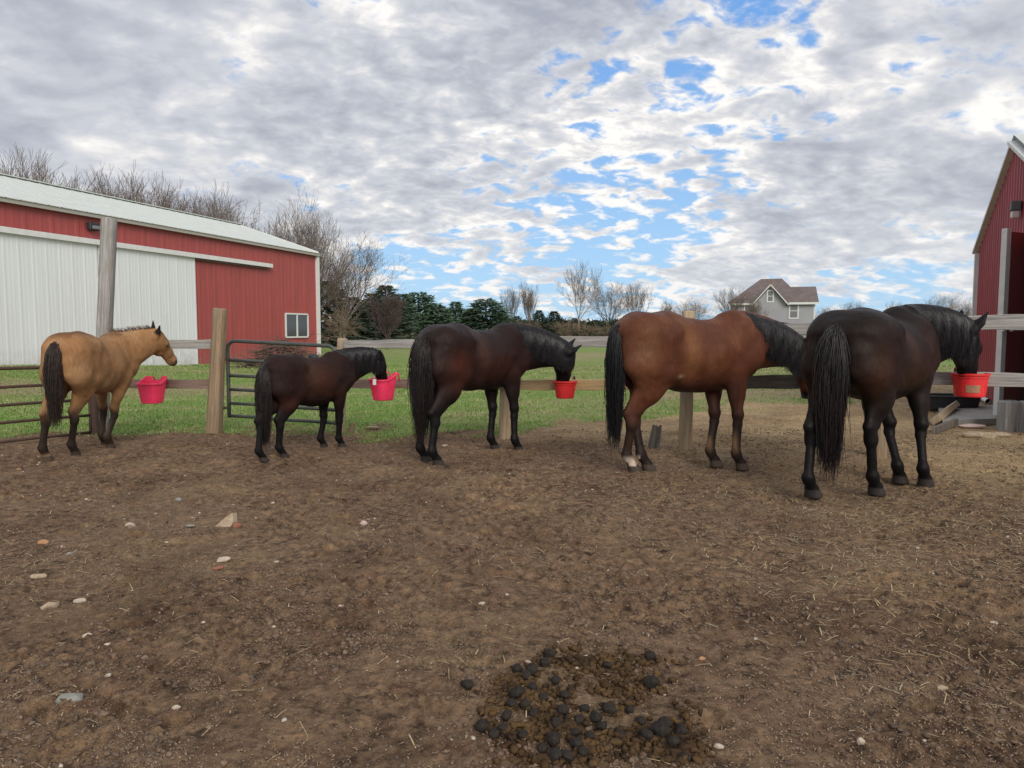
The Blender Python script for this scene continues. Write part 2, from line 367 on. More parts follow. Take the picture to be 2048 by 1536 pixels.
# ------------------------------------------------------------------ ribbed metal sheets (left barn, right barn, doors, roofs)
def ribbed(org, du, width, dv, hfun, nrm, pitch=.3, rib=.022, minor=True, bottom=None):
    """sheet from org along du (width) and dv (height hfun(u)), ribs stand out along nrm; minor flutes between"""
    org, du, dv, nrm = Vector(org), Vector(du).normalized(), Vector(dv).normalized(), Vector(nrm).normalized()
    us = []; x = 0
    while x < width - 1e-6:
        us += [(x, 0), (x + pitch*.06, rib), (x + pitch*.16, rib), (x + pitch*.22, 0)]
        if minor: us += [(x+pitch*.45, 0), (x+pitch*.48, rib*.35), (x+pitch*.54, rib*.35), (x+pitch*.57, 0), (x+pitch*.74, 0), (x+pitch*.77, rib*.35), (x+pitch*.83, rib*.35), (x+pitch*.86, 0)]
        x += pitch
    us = [q for q in us if q[0] < width] + [(width, 0)]
    m = MB(); vs = []
    for uu, h in us:
        bt = bottom(uu) if bottom else 0.0
        vs += [org + du*uu + nrm*h + dv*bt, org + du*uu + nrm*h + dv*hfun(uu)]
    m.add(vs, [(2*i, 2*i+2, 2*i+3, 2*i+1) for i in range(len(us)-1)]); return m

# ---- left barn
cA = Vector((-9.95, 37.4, 0)); dirw = Vector((-.305, -.952, 0)).normalized()      # along the long wall towards us
nw = Vector((.952, -.305, 0)).normalized()                                        # wall normal, facing the yard
LW = 27.0; EAVE = 5.32; RID = 6.9; HB = 4.6
barn = empty('red_barn', cA + dirw*LW*.5 - nw*HB, 'long red metal barn with white sliding doors and pale roof', 'barn')
zb = -.35
body = MB()
far0 = cA - nw*2*HB
# solid shell behind the sheets
inset = .03
p = [cA - nw*inset, cA - nw*inset + dirw*LW, far0 + nw*inset + dirw*LW, far0 + nw*inset]
body.add([q + Vector((0,0,zb)) for q in p] + [q + Vector((0,0,EAVE-.05)) for q in p], [(0,1,5,4),(1,2,6,5),(2,3,7,6),(3,0,4,7)])
body.add([p[0]+Vector((0,0,EAVE-.05)), p[3]+Vector((0,0,EAVE-.05)), (p[0]+p[3])/2+Vector((0,0,RID-.08))], [(0,1,2)])
body.add([p[1]+Vector((0,0,EAVE-.05)), (p[1]+p[2])/2+Vector((0,0,RID-.08)), p[2]+Vector((0,0,EAVE-.05))], [(0,2,1)])
body.build('wall', m_red, barn)
ws = ribbed(cA + Vector((0,0,zb)), dirw, LW, (0,0,1), lambda u: EAVE - zb, nw, .92, .02); ws.build('wall_siding', m_red, barn)
gs = ribbed(far0 + Vector((0,0,zb)), nw, 2*HB, (0,0,1), lambda u: EAVE - zb + (RID-EAVE)*(1-abs(u-HB)/HB), -dirw, .92, .02); gs.build('wall_siding', m_red, barn)
def wallpt(px, z):           # point on the wall plane seen at photo column px and height z
    d = ray(px, 660); best = cA + dirw * 0
    # solve cA + dirw*s with x/y = d.x/d.y
    k_ = d.x/d.y; s_ = (k_*cA.y - cA.x)/(dirw.x - k_*dirw.y)
    q = cA + dirw*s_; return Vector((q.x, q.y, z)), s_
sl0 = Vector((0, 0, 1))*(RID-EAVE) - nw*HB; slen = sl0.length; sldir = sl0.normalized(); rn = (nw*(RID-EAVE) + Vector((0,0,1))*HB).normalized()
OV = .25
rs = ribbed(cA - dirw*.12 + Vector((0,0,EAVE)) - sldir*OV + rn*.03, dirw, LW + .24, sldir, lambda u: slen + OV, rn, .46, .012, False); rs.build('roof', m_roofm, barn)
sl2 = (Vector((0,0,1))*(RID-EAVE) + nw*HB).normalized(); rn2 = (-nw*(RID-EAVE) + Vector((0,0,1))*HB).normalized()
r2 = ribbed(far0 - dirw*.12 + Vector((0,0,EAVE)) - sl2*OV + rn2*.03, dirw, LW + .24, sl2, lambda u: slen + OV, rn2, .46, .012, False); r2.build('roof', m_roofm, barn)
mb = MB()
def beamv(mb, a, bq, w_, h_, up=Vector((0,0,1)), bev=0):
    a, bq = Vector(a), Vector(bq); d = (bq-a); L = d.length; zax = d.normalized(); xax = up.cross(zax).normalized(); yax = zax.cross(xax)
    M = Matrix((( xax.x, yax.x, zax.x, a.x),(xax.y, yax.y, zax.y, a.y),(xax.z, yax.z, zax.z, a.z),(0,0,0,1)))
    mb.box((-w_/2, -h_/2, 0), (w_/2, h_/2, L), M, bev)
rc = (cA+far0)/2 + Vector((0,0,RID+.06)); beamv(mb, rc - dirw*.14, rc + dirw*(LW+.14), .30, .03); mb.build('ridge_cap', m_roofm, barn)
mb = MB(); e0 = cA + Vector((0,0,EAVE-.10)) + nw*.16; beamv(mb, e0 - dirw*.13, e0 + dirw*(LW+.1), .10, .15); mb.build('eave_trim', simple('eave_grey', (.34,.32,.28), .6), barn)
mb = MB(); r0 = cA - dirw*.09; beamv(mb, r0 + Vector((0,0,EAVE-.02)) + nw*.1, (cA+far0)/2 - dirw*.09 + Vector((0,0,RID-.02)), .05, .16)
beamv(mb, far0 - dirw*.09 + Vector((0,0,EAVE-.02)) - nw*.1, (cA+far0)/2 - dirw*.09 + Vector((0,0,RID-.02)), .05, .16); mb.build('rake_trim', m_trim, barn)
mb = MB(); c0 = cA + nw*.035 - dirw*.03; beamv(mb, c0 + Vector((0,0,zb)), c0 + Vector((0,0,EAVE-.18)), .20, .20, up=nw); mb.build('corner_trim', m_trim, barn)
# sliding doors
_, s1 = wallpt(390, 0); _, s2 = wallpt(197, 0); s3 = s2 + (s2-s1)*1.02; DT = 4.28
for k_, (a_, b_) in enumerate(((s1, s2-.015), (s2+.015, s3))):
    dr = ribbed(cA + dirw*a_ + nw*(.10) + Vector((0,0,zb+.2)), dirw, b_-a_, (0,0,1), lambda u: DT - zb - .2, nw, .46, .007, True)
    od = dr.build('sliding_door', m_white, barn)
    for q in (a_+.03, b_-.03):
        fr = MB(); beamv(fr, cA + dirw*q + nw*.085 + Vector((0,0,zb+.2)), cA + dirw*q + nw*.085 + Vector((0,0,DT)), .05, .05, up=nw); fr.build('door_frame', m_trim, od)
_, s0 = wallpt(540, 0)
mb = MB(); q0 = cA + nw*.16 + Vector((0,0,DT+.06)); beamv(mb, q0 + dirw*s0, q0 + dirw*(s3+4.5), .17, .17); mb.build('door_track', m_trim, barn)
mb = MB(); q0 = cA + nw*.12 + Vector((0,0,DT-.07)); beamv(mb, q0 + dirw*(s0+.1), q0 + dirw*s1, .08, .05); mb.build('track_rail', m_wdark, barn)
# window
(a_, sa), (b_, sb) = wallpt(614, 0), wallpt(570, 0); zt = 2.20; zl = 1.08
mb = MB()
for z_ in (zl, zt): beamv(mb, a_ + nw*.05 + Vector((0,0,z_)), b_ + nw*.05 + Vector((0,0,z_)), .07, .07)
for q in (a_, b_, (a_+b_)/2): beamv(mb, q + nw*.051 + Vector((0,0,zl+.03)), q + nw*.051 + Vector((0,0,zt-.03)), .07, .07, up=nw)
wf = mb.build('window', m_trim, barn)
for h0, h1 in ((0, .5), (.5, 1)):
    p0 = a_.lerp(b_, h0+.02) + nw*.035; p1 = a_.lerp(b_, h1-.02) + nw*.035
    mp = MB(); mp.add([p0+Vector((0,0,zl)), p1+Vector((0,0,zl)), p1+Vector((0,0,zt)), p0+Vector((0,0,zt))], [(0,1,2,3)]); mp.build('pane', m_glass if h0 else m_pane if 0 else m_glass, wf)
# wall lamp on the barn
lp, sl_ = wallpt(190, 4.85)
M = Matrix.Translation(lp + nw*.1) @ Matrix.Rotation(math.atan2(nw.y, nw.x), 4, 'Z')
lamp = empty('wall_lamp', lp, 'dark floodlight mounted high on the long red barn', 'lamp')
mb = MB(); mb.box((-.08, -.2, -.13), (.10, .2, .13), M, .03); mb.build('housing', m_blackp, lamp)
mb = MB(); mb.box((.101, -.15, -.10), (.20, .15, .02), M, .02); mb.build('lens', m_pane, lamp)

# ---- right barn (gable end seen obliquely)
B0 = Vector((10.3, 16.3, 0)); bd = Vector((-1.1, -2.4, 0)).normalized(); bn = Vector((-bd.y*-1, 0, 0))
bn = Vector((bd.y, -bd.x, 0)).normalized()        # facing left
barn2 = empty('red_barn', B0 + bd*3.8, 'dark red ribbed metal barn end at the right edge behind the fence', 'barn')
PK = 3.75; WB = 7.5; E2 = 3.2; P2 = 4.70
hf = lambda u: E2 + (P2-E2)*(1-abs(u-PK)/PK)
mb = MB(); iv = -bn*.03
deep = -bn*12
base_ = [B0+iv, B0+bd*WB+iv, B0+bd*WB+deep, B0+deep]
mb.add([q + Vector((0,0,-.1)) for q in base_] + [q + Vector((0,0,E2-.03)) for q in base_] + [B0+bd*PK+iv+Vector((0,0,P2-.04)), B0+bd*PK+deep+Vector((0,0,P2-.04))],
       [(0,1,5,8,4),(1,2,6,5),(2,3,7,9,6),(3,0,4,7)])
mb.build('wall', m_red2, barn2)
DO0, DO1 = 4.35, 6.7                              # doorway along the wall
ribbed(B0, bd, DO0, (0,0,1), hf, bn, .23, .022, False).build('wall_siding', m_red2, barn2)
ribbed(B0 + bd*DO0, bd, DO1-DO0, (0,0,1), lambda u: hf(u+DO0), bn, .23, .022, False, bottom=lambda u: 2.75).build('wall_siding', m_red2, barn2)
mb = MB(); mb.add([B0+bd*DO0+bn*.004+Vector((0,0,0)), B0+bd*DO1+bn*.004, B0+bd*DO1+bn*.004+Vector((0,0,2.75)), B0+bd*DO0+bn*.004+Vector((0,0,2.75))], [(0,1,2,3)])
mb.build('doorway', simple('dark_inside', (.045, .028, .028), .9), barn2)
upz = Vector((0,0,1))
for (ua, ub) in ((0, PK), (WB, PK)):
    za, zb_ = E2, P2
    sgn = 1 if ub > ua else -1
    pa = B0 + bd*(ua - sgn*.08) + upz*(za - .03 + .05); pb = B0 + bd*ub + upz*(zb_+.05)
    mb = MB(); mb.add([pa+bn*.07, pb+bn*.07, pb+deep*1.0, pa+deep*1.0], [(0,1,2,3)]); mb.add([pa+bn*.07+upz*.035, pb+bn*.07+upz*.035, pb+deep+upz*.035, pa+deep+upz*.035], [(0,3,2,1)])
    mb.build('roof', m_roofm, barn2)
    mb = MB(); beamv(mb, pa + bn*.05 - upz*.09, pb + bn*.05 - upz*.09, .06, .22 if ua else .13, up=bn); mb.build('rake_trim', m_trim, barn2)
mb = MB(); beamv(mb, B0 + bn*.03 + bd*.05 + upz*0, B0 + bn*.03 + bd*.05 + upz*(E2-.1), .10, .10, up=bn); mb.build('corner_trim', m_trim, barn2)
# door leaf standing open
h0 = at(1992, 838, 11.55); h0.z = .02; q1 = Vector((h0.x + .98, h0.y + .42, .02)); dl = q1 - h0; dn = Vector((dl.y, -dl.x, 0)).normalized()
m_leaf = metal_siding('brown_red_leaf', (.24, .055, .055), (.17, .045, .045), .5)
mb = MB(); beamv(mb, h0 + dl*.06 + upz*.06, h0 + dl*.06 + upz*2.93, dl.length*0.0+.04, .04, up=dn)
leaf = MB(); xd = dl.normalized()
M = Matrix(((xd.x, dn.x, 0, h0.x), (xd.y, dn.y, 0, h0.y), (0, 0, 1, h0.z), (0, 0, 0, 1)))
leaf.box((.09, -.035, .0), (dl.length, .035, 2.93), M); bl = leaf.build('door', m_leaf, barn2)
mb = MB(); mb.box((-.02, -.045, 0), (.088, .045, 2.98), M, .004); mb.build('door_edge', m_trim, bl)
mb = MB(); mb.tube([M @ Vector((-.09, .09, 1.44)), M @ Vector((.16, .09, 1.44))], .022, 8); mb.tube([M @ Vector((-.07, .09, 1.47)), M @ Vector((-.07, .09, 1.38))], .03, 8); mb.tube([M @ Vector((.13, .09, 1.47)), M @ Vector((.13, .09, 1.38))], .03, 8); mb.build('latch', m_trim, bl)
mb = MB(); beamv(mb, q1 + Vector((.10,.02,0)), q1 + Vector((.10,.02,2.8)), .09, .09, up=dn); mb.build('door_post', m_wgrey, barn2)
# barn light
Lp = B0 + bd*4.38 + bn*.12 + upz*3.40; M2 = Matrix.Translation(Lp) @ Matrix.Rotation(math.atan2(bn.y, bn.x), 4, 'Z')
lamp2 = empty('wall_lamp', Lp, 'grey box light with clear lower lens on the dark red barn end', 'lamp')
mb = MB(); mb.box((-.10, -.07, 0), (.05, .07, .16), M2, .015); mb.build('housing', simple('lamp_grey', (.10,.10,.11), .6), lamp2)
mb = MB(); mb.box((-.08, -.055, -.12), (.035, .055, -.001), M2, .015); mb.build('lens', simple('lamp_lens', (.55,.55,.52), .3), lamp2)

# ------------------------------------------------------------------ fence
def frame_along(a, bq, up=Vector((0,0,1))):
    a, bq = Vector(a), Vector(bq); z = (bq-a).normalized(); x = up.cross(z)
    x = Vector((1,0,0)) if x.length < .01 else x.normalized(); y_ = z.cross(x)
    return Matrix(((x.x,y_.x,z.x,a.x),(x.y,y_.y,z.y,a.y),(x.z,y_.z,z.z,a.z),(0,0,0,1))), (bq-a).length
def board(name, a, bq, w_, h_, mat, parent, seed=0, label=None, up=Vector((0,0,1))):
    """sawn board, slightly uneven; h_ is measured along `up`"""
    M, L = frame_along(a, bq, up); n = max(8, int(L/.12)); mb = MB(); rg = random.Random(seed)
    ph = rg.random()*9; bw = min(w_, h_)*.12
    sec = [(-1,-1+0),(1,-1),(1,1),(-1,1)]
    for i in range(n+1):
        z = L*i/n; wv = .006*math.sin(z*2.1+ph) ; e_ = .004*math.sin(z*9+ph*2) + rg.uniform(-.002,.002); e2 = .004*math.sin(z*7+ph) + rg.uniform(-.002,.002)
        x0, x1, y0, y1 = -w_/2, w_/2, -h_/2+e_+wv, h_/2+e2+wv
        ring = [(x0+bw,y0),(x1-bw,y0),(x1,y0+bw),(x1,y1-bw),(x1-bw,y1),(x0+bw,y1),(x0,y1-bw),(x0,y0+bw)]
        mb.v += [Vector((a_,b_,z)) for a_,b_ in ring]
    for i in range(n):
        for k in range(8): j=(k+1)%8; mb.f.append((i*8+k,i*8+j,(i+1)*8+j,(i+1)*8+k))
    mb.f += [tuple(range(7,-1,-1)), tuple(n*8+k for k in range(8))]
    o = mb.build(name, mat, parent, M=M)
    if label: o['label'] = label
    return o
def rpost(name, a, bq, r0, r1, mat, parent, seed=0, flat=False, n=16, smooth=True, rough=.012, label=None):
    """round (or flattened) post with checks and a chamfered top"""
    M, L = frame_along(a, bq, Vector((0,1,0))); rg = random.Random(seed); m = 16; mb = MB(); ph = [rg.uniform(0,6.28) for _ in range(6)]
    zs = [L*i/m for i in range(m)] + [L-.012, L-.002, L]
    for i, z in enumerate(zs):
        k_ = z/L; rr = r0+(r1-r0)*k_
        if i >= m+1: rr *= .9 if i == m+1 else .55
        for k in range(n):
            th = 2*math.pi*k/n; r_ = rr*(1 + rough*3*math.sin(3*th+ph[0]+k_*1.1) + rough*2*math.sin(5*th+ph[1]-k_*2)) + rg.uniform(-.002,.002)
            c_, s_ = math.cos(th), math.sin(th)
            if flat: q = 1/ (abs(c_)**6+abs(s_)**6)**(1/6); c_*=q; s_*=q
            dz = rg.uniform(-.008,.008) if i >= m else 0
            mb.v.append(Vector((c_*r_, s_*r_, z+dz)))
    for i in range(len(zs)-1):
        for k in range(n): j=(k+1)%n; mb.f.append((i*n+k,i*n+j,(i+1)*n+j,(i+1)*n+k))
    mb.f.append(tuple((len(zs)-1)*n+k for k in range(n)))
    o = mb.build(name, mat, parent, M=M, smooth=smooth)
    if label: o['label'] = label
    return o
# posts on the ground, from photo columns
def gp(px, py):
    d = ray(px, py); t_ = -CAMH/d.z; return Vector((d.x*t_, d.y*t_, 0))
P1 = gp(197, 866); P2_ = gp(425, 868); P3 = gp(678, 862); P4 = gp(1010, 878); P5 = gp(1370, 895); P6 = gp(1760, 916)
fenL = empty('wooden_fence', P1, 'short two-rail wooden fence between the tall square post and the leaning tan post', 'fence')
top1 = at(219, 436, P1.y)
rpost('post', P1 - Vector((0,0,.3)), top1, .085, .082, m_wgrey, fenL, 1, flat=True, label='tall square weathered post, taller than all other posts')
top2 = at(440, 617, P2_.y); P2b = gp(424, 868)
rpost('post', P2b - Vector((0,0,.3)), top2, .095, .08, m_wbrown, fenL, 2, flat=True, label='leaning tan post beside the green gate')
dx = (P2_-P1).normalized(); off = Vector((0, .12, 0))
A = P1 + off; Bq = P2_ + off
board('rail', at(212, 690, A.y), at(436, 687, Bq.y), .035, .125, m_wgrey, fenL, 3)
board('rail', at(205, 768, A.y), at(430, 767, Bq.y), .035, .125, m_wred, fenL, 4, label='reddish brown lower rail')
fen = empty('wooden_fence', P4, 'long two-rail wooden fence with round posts running behind the horses to the right', 'fence')
t3 = at(685, 677, P3.y); rpost('post', P3 - Vector((0,0,.3)), t3, .075, .072, m_wtan, fen, 5, label='short tan post at the gate end')
t4 = at(1012, 700, P4.y); rpost('post', P4 - Vector((0,0,.3)), at(1014, 690, P4.y), .085, .078, m_wtan, fen, 6)
t5 = at(1377, 622, P5.y); rpost('post', P5 - Vector((0,0,.3)), t5, .085, .075, m_wtan, fen, 7, label='round tan post behind the bay horse')
t6 = at(1757, 640, P6.y); rpost('post', P6 - Vector((0,0,.3)), t6, .085, .08, m_wbrown, fen, 8, label='grey post behind the near black horse')
fdir = (P6-P5).normalized(); P7 = P6 + fdir*2.6; P8 = P7 + fdir*2.6
rpost('post', P7 - Vector((0,0,.3)), P7 + Vector((0,0,1.62)), .085, .08, m_wgrey, fen, 9)
rpost('post', P8 - Vector((0,0,.3)), P8 + Vector((0,0,1.62)), .085, .08, m_wgrey, fen, 12)
def off_(p_, q_, side):      # offset to the near or far face of the posts
    d = (q_-p_).normalized(); return Vector((d.y, -d.x, 0)) * side
def rail(pa, pxa, pya, pb, pxb, pyb, w_, h_, mat, seed, side=.105, label=None, Yb=None):
    o = off_(pa, pb, side); a_ = at(pxa, pya, (pa+o).y); b_ = at(pxb, pyb, (pb+o).y)
    return board('rail', a_, b_, w_, h_, mat, fen, seed, label)
rail(P3, 688, 690, P4, 1010, 683, .035, .115, m_wgrey, 21, .10)
rail(P4, 1012, 684, P5, 1372, 681, .035, .135, m_wgrey, 22, .10)
rail(P5, 1372, 668, P6, 1760, 650, .045, .14, m_wgrey, 23, .10)
rail(P3, 682, 768, P4, 1010, 769, .035, .125, m_wred, 24, .10, label='reddish brown lower rail')
rail(P4, 1012, 769, P5, 1375, 769, .035, .13, m_wnew, 25, .10, label='new yellow lower rail behind the red bucket')
rail(P5, 1377, 768, P6, 1760, 760, .04, .155, m_wdark, 26, .10, label='dark grey lower rail')
o_ = off_(P6, P7, .10)
pa = P6 + o_; pb = P8 + o_
def zline(z0, z1, w_, h_, mat, seed, label=None, a=pa, b_=pb): return board('rail', Vector((a.x, a.y, z0)), Vector((b_.x, b_.y, z1)), w_, h_, mat, fen, seed, label)
zline(1.475, 1.56, .05, .155, m_wgrey, 27, 'thick cracked grey top rail at the right')
zline(.90, .93, .04, .145, m_wgrey, 28)

# old broken stub posts
def stub(px, py, h, r, mat, label, seed):
    a_ = gp(px, py); e_ = empty('stump', a_, label, 'stump')
    M, L = frame_along(a_ - Vector((0,0,.1)), a_ + Vector((.05, 0, h)), Vector((0,1,0)))
    rg = random.Random(seed); n = 18; m = 9; mb = MB()
    for i in range(m+1):
        for k in range(n):
            th = 2*math.pi*k/n; rr = r*(1.25 - .35*i/m + .09*math.sin(3*th+seed) + .05*math.sin(7*th)) + rg.uniform(-.003,.003)
            z = L*i/m + (rg.uniform(-.03,.03)*(h/.4) + .05*h*math.sin(2*th+seed) if i == m else 0)
            mb.v.append(Vector((rr*math.cos(th), rr*math.sin(th)*.85, z)))
    for i in range(m):
        for k in range(n): j=(k+1)%n; mb.f.append((i*n+k,i*n+j,(i+1)*n+j,(i+1)*n+k))
    mb.v.append(Vector((0,0,L*.88))); c_ = len(mb.v)-1
    for k in range(n): mb.f.append((m*n+k, m*n+(k+1)%n, c_))
    mb.build('stub', mat, e_, M=M, smooth=False); return e_
stub(1305, 893, .255, .062, m_wdark, 'dark split stub of an old post left of the round tan post', 3)
stub(699, 862, .11, .04, m_wbrown, 'small brown broken stub near the end of the green gate', 5)
# wooden block posts on the far right
bk = empty('wood_block', gp(2025, 856), 'two upright grey timber blocks standing by the barn door', 'wood block')
for k, (xa, wd) in enumerate(((2020, .30), (2062, .28))):
    a_ = gp(xa, 857 + k*3); rpost('block', a_ - Vector((0,0,.06)), a_ + Vector((.0, 0, .40+.01*k)), wd*.48, wd*.46, m_wgrey, bk, 40+k, flat=True, n=24)

# ------------------------------------------------------------------ gates
def gate(name, label, cat, a, b_, za, zb_, nb, rad, mat, zs=None, corner=.12, posts=2):
    """tube gate from ground point a to b_; za/zb_: (bottom, top) heights at each end"""
    e_ = empty(name, a, label, cat); L = (b_-a).length; d = (b_-a).normalized()
    def Q(u_, k_): return a + d*(u_*L) + Vector((0,0, (za[0]+(za[1]-za[0])*k_)*(1-u_) + (zb_[0]+(zb_[1]-zb_[0])*k_)*u_))
    c = corner/L; mb = MB(); H = za[1]-za[0]; ck = corner/H
    pts = [Q(0,0)]+[Q(0, k_) for k_ in (.3,.6)]+[Q(0,1-ck)]
    pts += [Q(c*(1-math.cos(q)), 1-ck*(1-math.sin(q))) for q in [R(15*i) for i in range(1,7)]]
    pts += [Q(k_,1) for k_ in (.25,.5,.75)]
    pts += [Q(1-c*(1-math.cos(q)), 1-ck*(1-math.sin(q))) for q in [R(90-15*i) for i in range(0,6)]]
    pts += [Q(1,k_) for k_ in (.6,.3)] + [Q(1,0)]
    mb.tube(pts, rad, 10); mb.build('frame', mat, e_, smooth=True)
    for k_ in (zs or [i/nb for i in range(nb)]):
        m2 = MB(); m2.tube([Q(.003,k_), Q(.25,k_+.004), Q(.5,k_-.004), Q(.75,k_+.003), Q(.997,k_)], rad*.88, 8); m2.build('bar', mat, e_, smooth=True)
    return e_, Q
ga_ = gp(452, 864) + Vector((.02, .12, 0)); gb_ = gp(668, 872) + Vector((0, .05, 0))
ga_ = Vector((at(455, 700, 10.15).x, 10.15, 0)); gb_ = Vector((at(672, 700, 9.75).x, 9.75, 0))
ge, GQ = gate('tube_gate', 'dark green six-bar tube gate standing behind the small pony', 'gate', ga_, gb_, (.20, 1.275), (.145, 1.205), 5, .026, m_gate, zs=[.025, .19, .37, .55, .75])
mb = MB(); mb.tube([ga_+Vector((-.10,-.02,1.02)), ga_+Vector((.02,0,1.02))], .018, 8); mb.build('hinge', m_rust, ge); mb = MB(); mb.tube([ga_+Vector((-.10,-.02,.34)), ga_+Vector((.02,0,.34))], .018, 8); mb.build('hinge', m_rust, ge)
ra_ = Vector((P1.x-.02, P1.y-.14, 0)); rb_ = ra_ + Vector((-.62, -1.45, 0)).normalized()*3.2
re, RQ = gate('tube_gate', 'rusty brown pipe gate at the left edge behind the tan horse', 'gate', ra_, rb_, (.03, .93), (.12, 1.0), 4, .022, m_rust, zs=[.0, .26, .5, .745], corner=.03)
mb = MB(); mb.tube([ra_+Vector((.06,0,-.1)), ra_+Vector((.06,0,.55))], .04, 10); mb.build('hinge_post', m_rust, re)

# ------------------------------------------------------------------ buckets
def bucket(loc, r, h, mat, label, rot=0, hook=False, rimw=.014, flat=False, labelpatch=False, taper=.80):
    e_ = empty('feed_bucket', loc, label, 'bucket', 'feed buckets hung on the fence rails')
    M = Matrix.Translation(Vector(loc)) @ Matrix.Rotation(rot, 4, 'Z')     # +Y of the bucket points to the rail
    n = 40; mb = MB()
    def ring(r_, z, sq=0, lip=0):
        out = []
        for k in range(n):
            th = 2*math.pi*k/n; c_, s_ = math.cos(th), math.sin(th); y_ = s_
            if flat: 
                y_ = min(s_, .62)
                q = (abs(c_)**3+abs(s_)**3)**(-1/3); c_ *= q; y_ = min(s_*q, .62)
            zz_ = z + (lip*max(0, (y_+.35)/.97)**1.3*(1 - .62*math.exp(-((c_)/.45)**8)*(y_ > .55)) if flat else 0)
            out.append(M @ Vector((c_*r_, y_*r_, zz_)))
        return out
    rb = r*taper
    prof = [(rb*.02, .004, 0), (rb*.93, 0, 0), (rb, .012, 0)]
    for q in (.25,.5,.72,.8): prof.append((rb+(r-rb)*q, h*q, 0))
    if not flat: prof += [(r*.985, h*.80, 0), (r*1.02, h*.81, 0), (r*1.02, h*.86, 0), (r*.99, h*.87, 0)]
    lp_ = .085 if hook else 0
    prof += [(r, h-.02, lp_), (r+rimw, h-.018, lp_), (r+rimw, h, lp_), (r-.004, h+.002, lp_), (r-.008, h-.02, lp_), (rb-.006, .02, 0), (.001, .02, 0)]
    b0 = 0
    for r_, z, lip in prof: mb.v += ring(r_, z, 0, lip)
    for i in range(len(prof)-1):
        for k in range(n): j=(k+1)%n; mb.f.append((i*n+k,i*n+j,(i+1)*n+j,(i+1)*n+k))
    bo = mb.build('tub', mat, e_, smooth=False)
    # hooks over the board
    for sx_ in (-.55, .55):
        m2 = MB(); y0 = (.62 if flat else .86)*r
        m2.tube([M @ Vector((sx_*r, y0, h-.03)), M @ Vector((sx_*r, y0+.015, h+(.07 if flat else .03))), M @ Vector((sx_*r, y0+.05, h+(.078 if flat else .045))), M @ Vector((sx_*r, y0+.085, h+(.05 if flat else .03))), M @ Vector((sx_*r, y0+.09, h-.03))], .011, 6)
        m2.build('hook', mat if flat else m_rust, e_, smooth=True)
    # feed inside
    m3 = MB(); m3.lathe([(.001, .05), (rb*.9, .048)], M=M, n=24); m3.build('feed', simple('feed', (.12,.08,.04), .9) if 'feed' not in bpy.data.materials else bpy.data.materials['feed'], e_)
    if labelpatch:
        m4 = MB(); q = []
        for a1 in range(9):
            th = R(-90 + (-28 + 6.2*a1)); rr = lambda z: (rb+(r-rb)*z/h)+.0035
            for z in (h*.20, h*.52): q.append(M @ Vector((rr(z)*math.cos(th), rr(z)*math.sin(th), z)))
        m4.add(q, [(2*i,2*i+2,2*i+3,2*i+1) for i in range(8)]); m4.build('label_patch', m_label, e_)
    return e_
b1 = at(305, 806, 9.88); bucket(b1, .165, .275, m_pink, 'hot pink flat-backed feed bucket hanging alone in front of the tan horse', rot=R(-10), hook=True, flat=True, taper=.74)
b2 = at(767, 800, 9.50); bucket(b2, .165, .275, m_pink, 'hot pink feed bucket the small pony is eating from', rot=R(-42), hook=True, flat=True, taper=.72)
b3 = at(1130, 796, 9.05); bucket(b3, .138, .215, m_redp, 'round red feed bucket the dark horse in the middle is eating from', rot=R(-17), taper=.80)
b4 = at(1624, 797, 8.15); bucket(b4, .145, .225, m_blackp, 'black feed bucket at the bay horse’s muzzle, mostly hidden', rot=R(-17), taper=.78)
b5 = at(1939, 793, 7.60); bucket(b5, .165, .245, m_redp, 'round red feed bucket with worn label patch at the far right horse', rot=R(-18), labelpatch=True, taper=.86)

# ------------------------------------------------------------------ horses
def cap_prim(a, b_, ra, rb, side=(0,1,0), k=.05):
    """elliptical capsule; ra/rb = (along side, across)"""
    return (np.array(a, float), np.array(b_, float), np.array(ra, float), np.array(rb, float), np.array(side, float), k)
def eval_prim(pr, P):
    a, b_, ra, rb, side, k = pr; ab = b_-a; L2 = float(ab@ab); 
    if L2 < 1e-9: ab = np.array([0,0,1e-4]); L2 = 1e-8
    d = ab/np.sqrt(L2); s_ = side - d*(side@d); s_ /= np.linalg.norm(s_); v_ = np.cross(d, s_)
    q = P - a; t_ = (q@ab)/L2; tc_ = np.clip(t_, 0, 1); q = q - tc_[..., None]*ab
    w_ = q@d; u_ = q@s_; v = q@v_
    ru = ra[0]+(rb[0]-ra[0])*tc_; rv = ra[1]+(rb[1]-ra[1])*tc_; rw = (ru+rv)*.5
    k0 = np.sqrt((u_/ru)**2+(v/rv)**2+(w_/rw)**2)+1e-9; k1 = np.sqrt((u_/ru**2)**2+(v/rv**2)**2+(w_/rw**2)**2)+1e-9
    return k0*(k0-1)/k1
TORSO = np.array([  # x, top, bottom, half width, narrowing upwards
 (-.42, 1.40, .84, .20, .0), (-.30, 1.455, .80, .262, .05), (-.15, 1.45, .762, .285, .08), (0, 1.425, .735, .295, .10), (.15, 1.415, .722, .295, .14),
 (.28, 1.43, .73, .280, .22), (.40, 1.475, .755, .25, .38), (.50, 1.50, .79, .225, .48), (.60, 1.485, .84, .205, .42), (.70, 1.42, .90, .18, .30), (.77, 1.32, .97, .14, .2)])
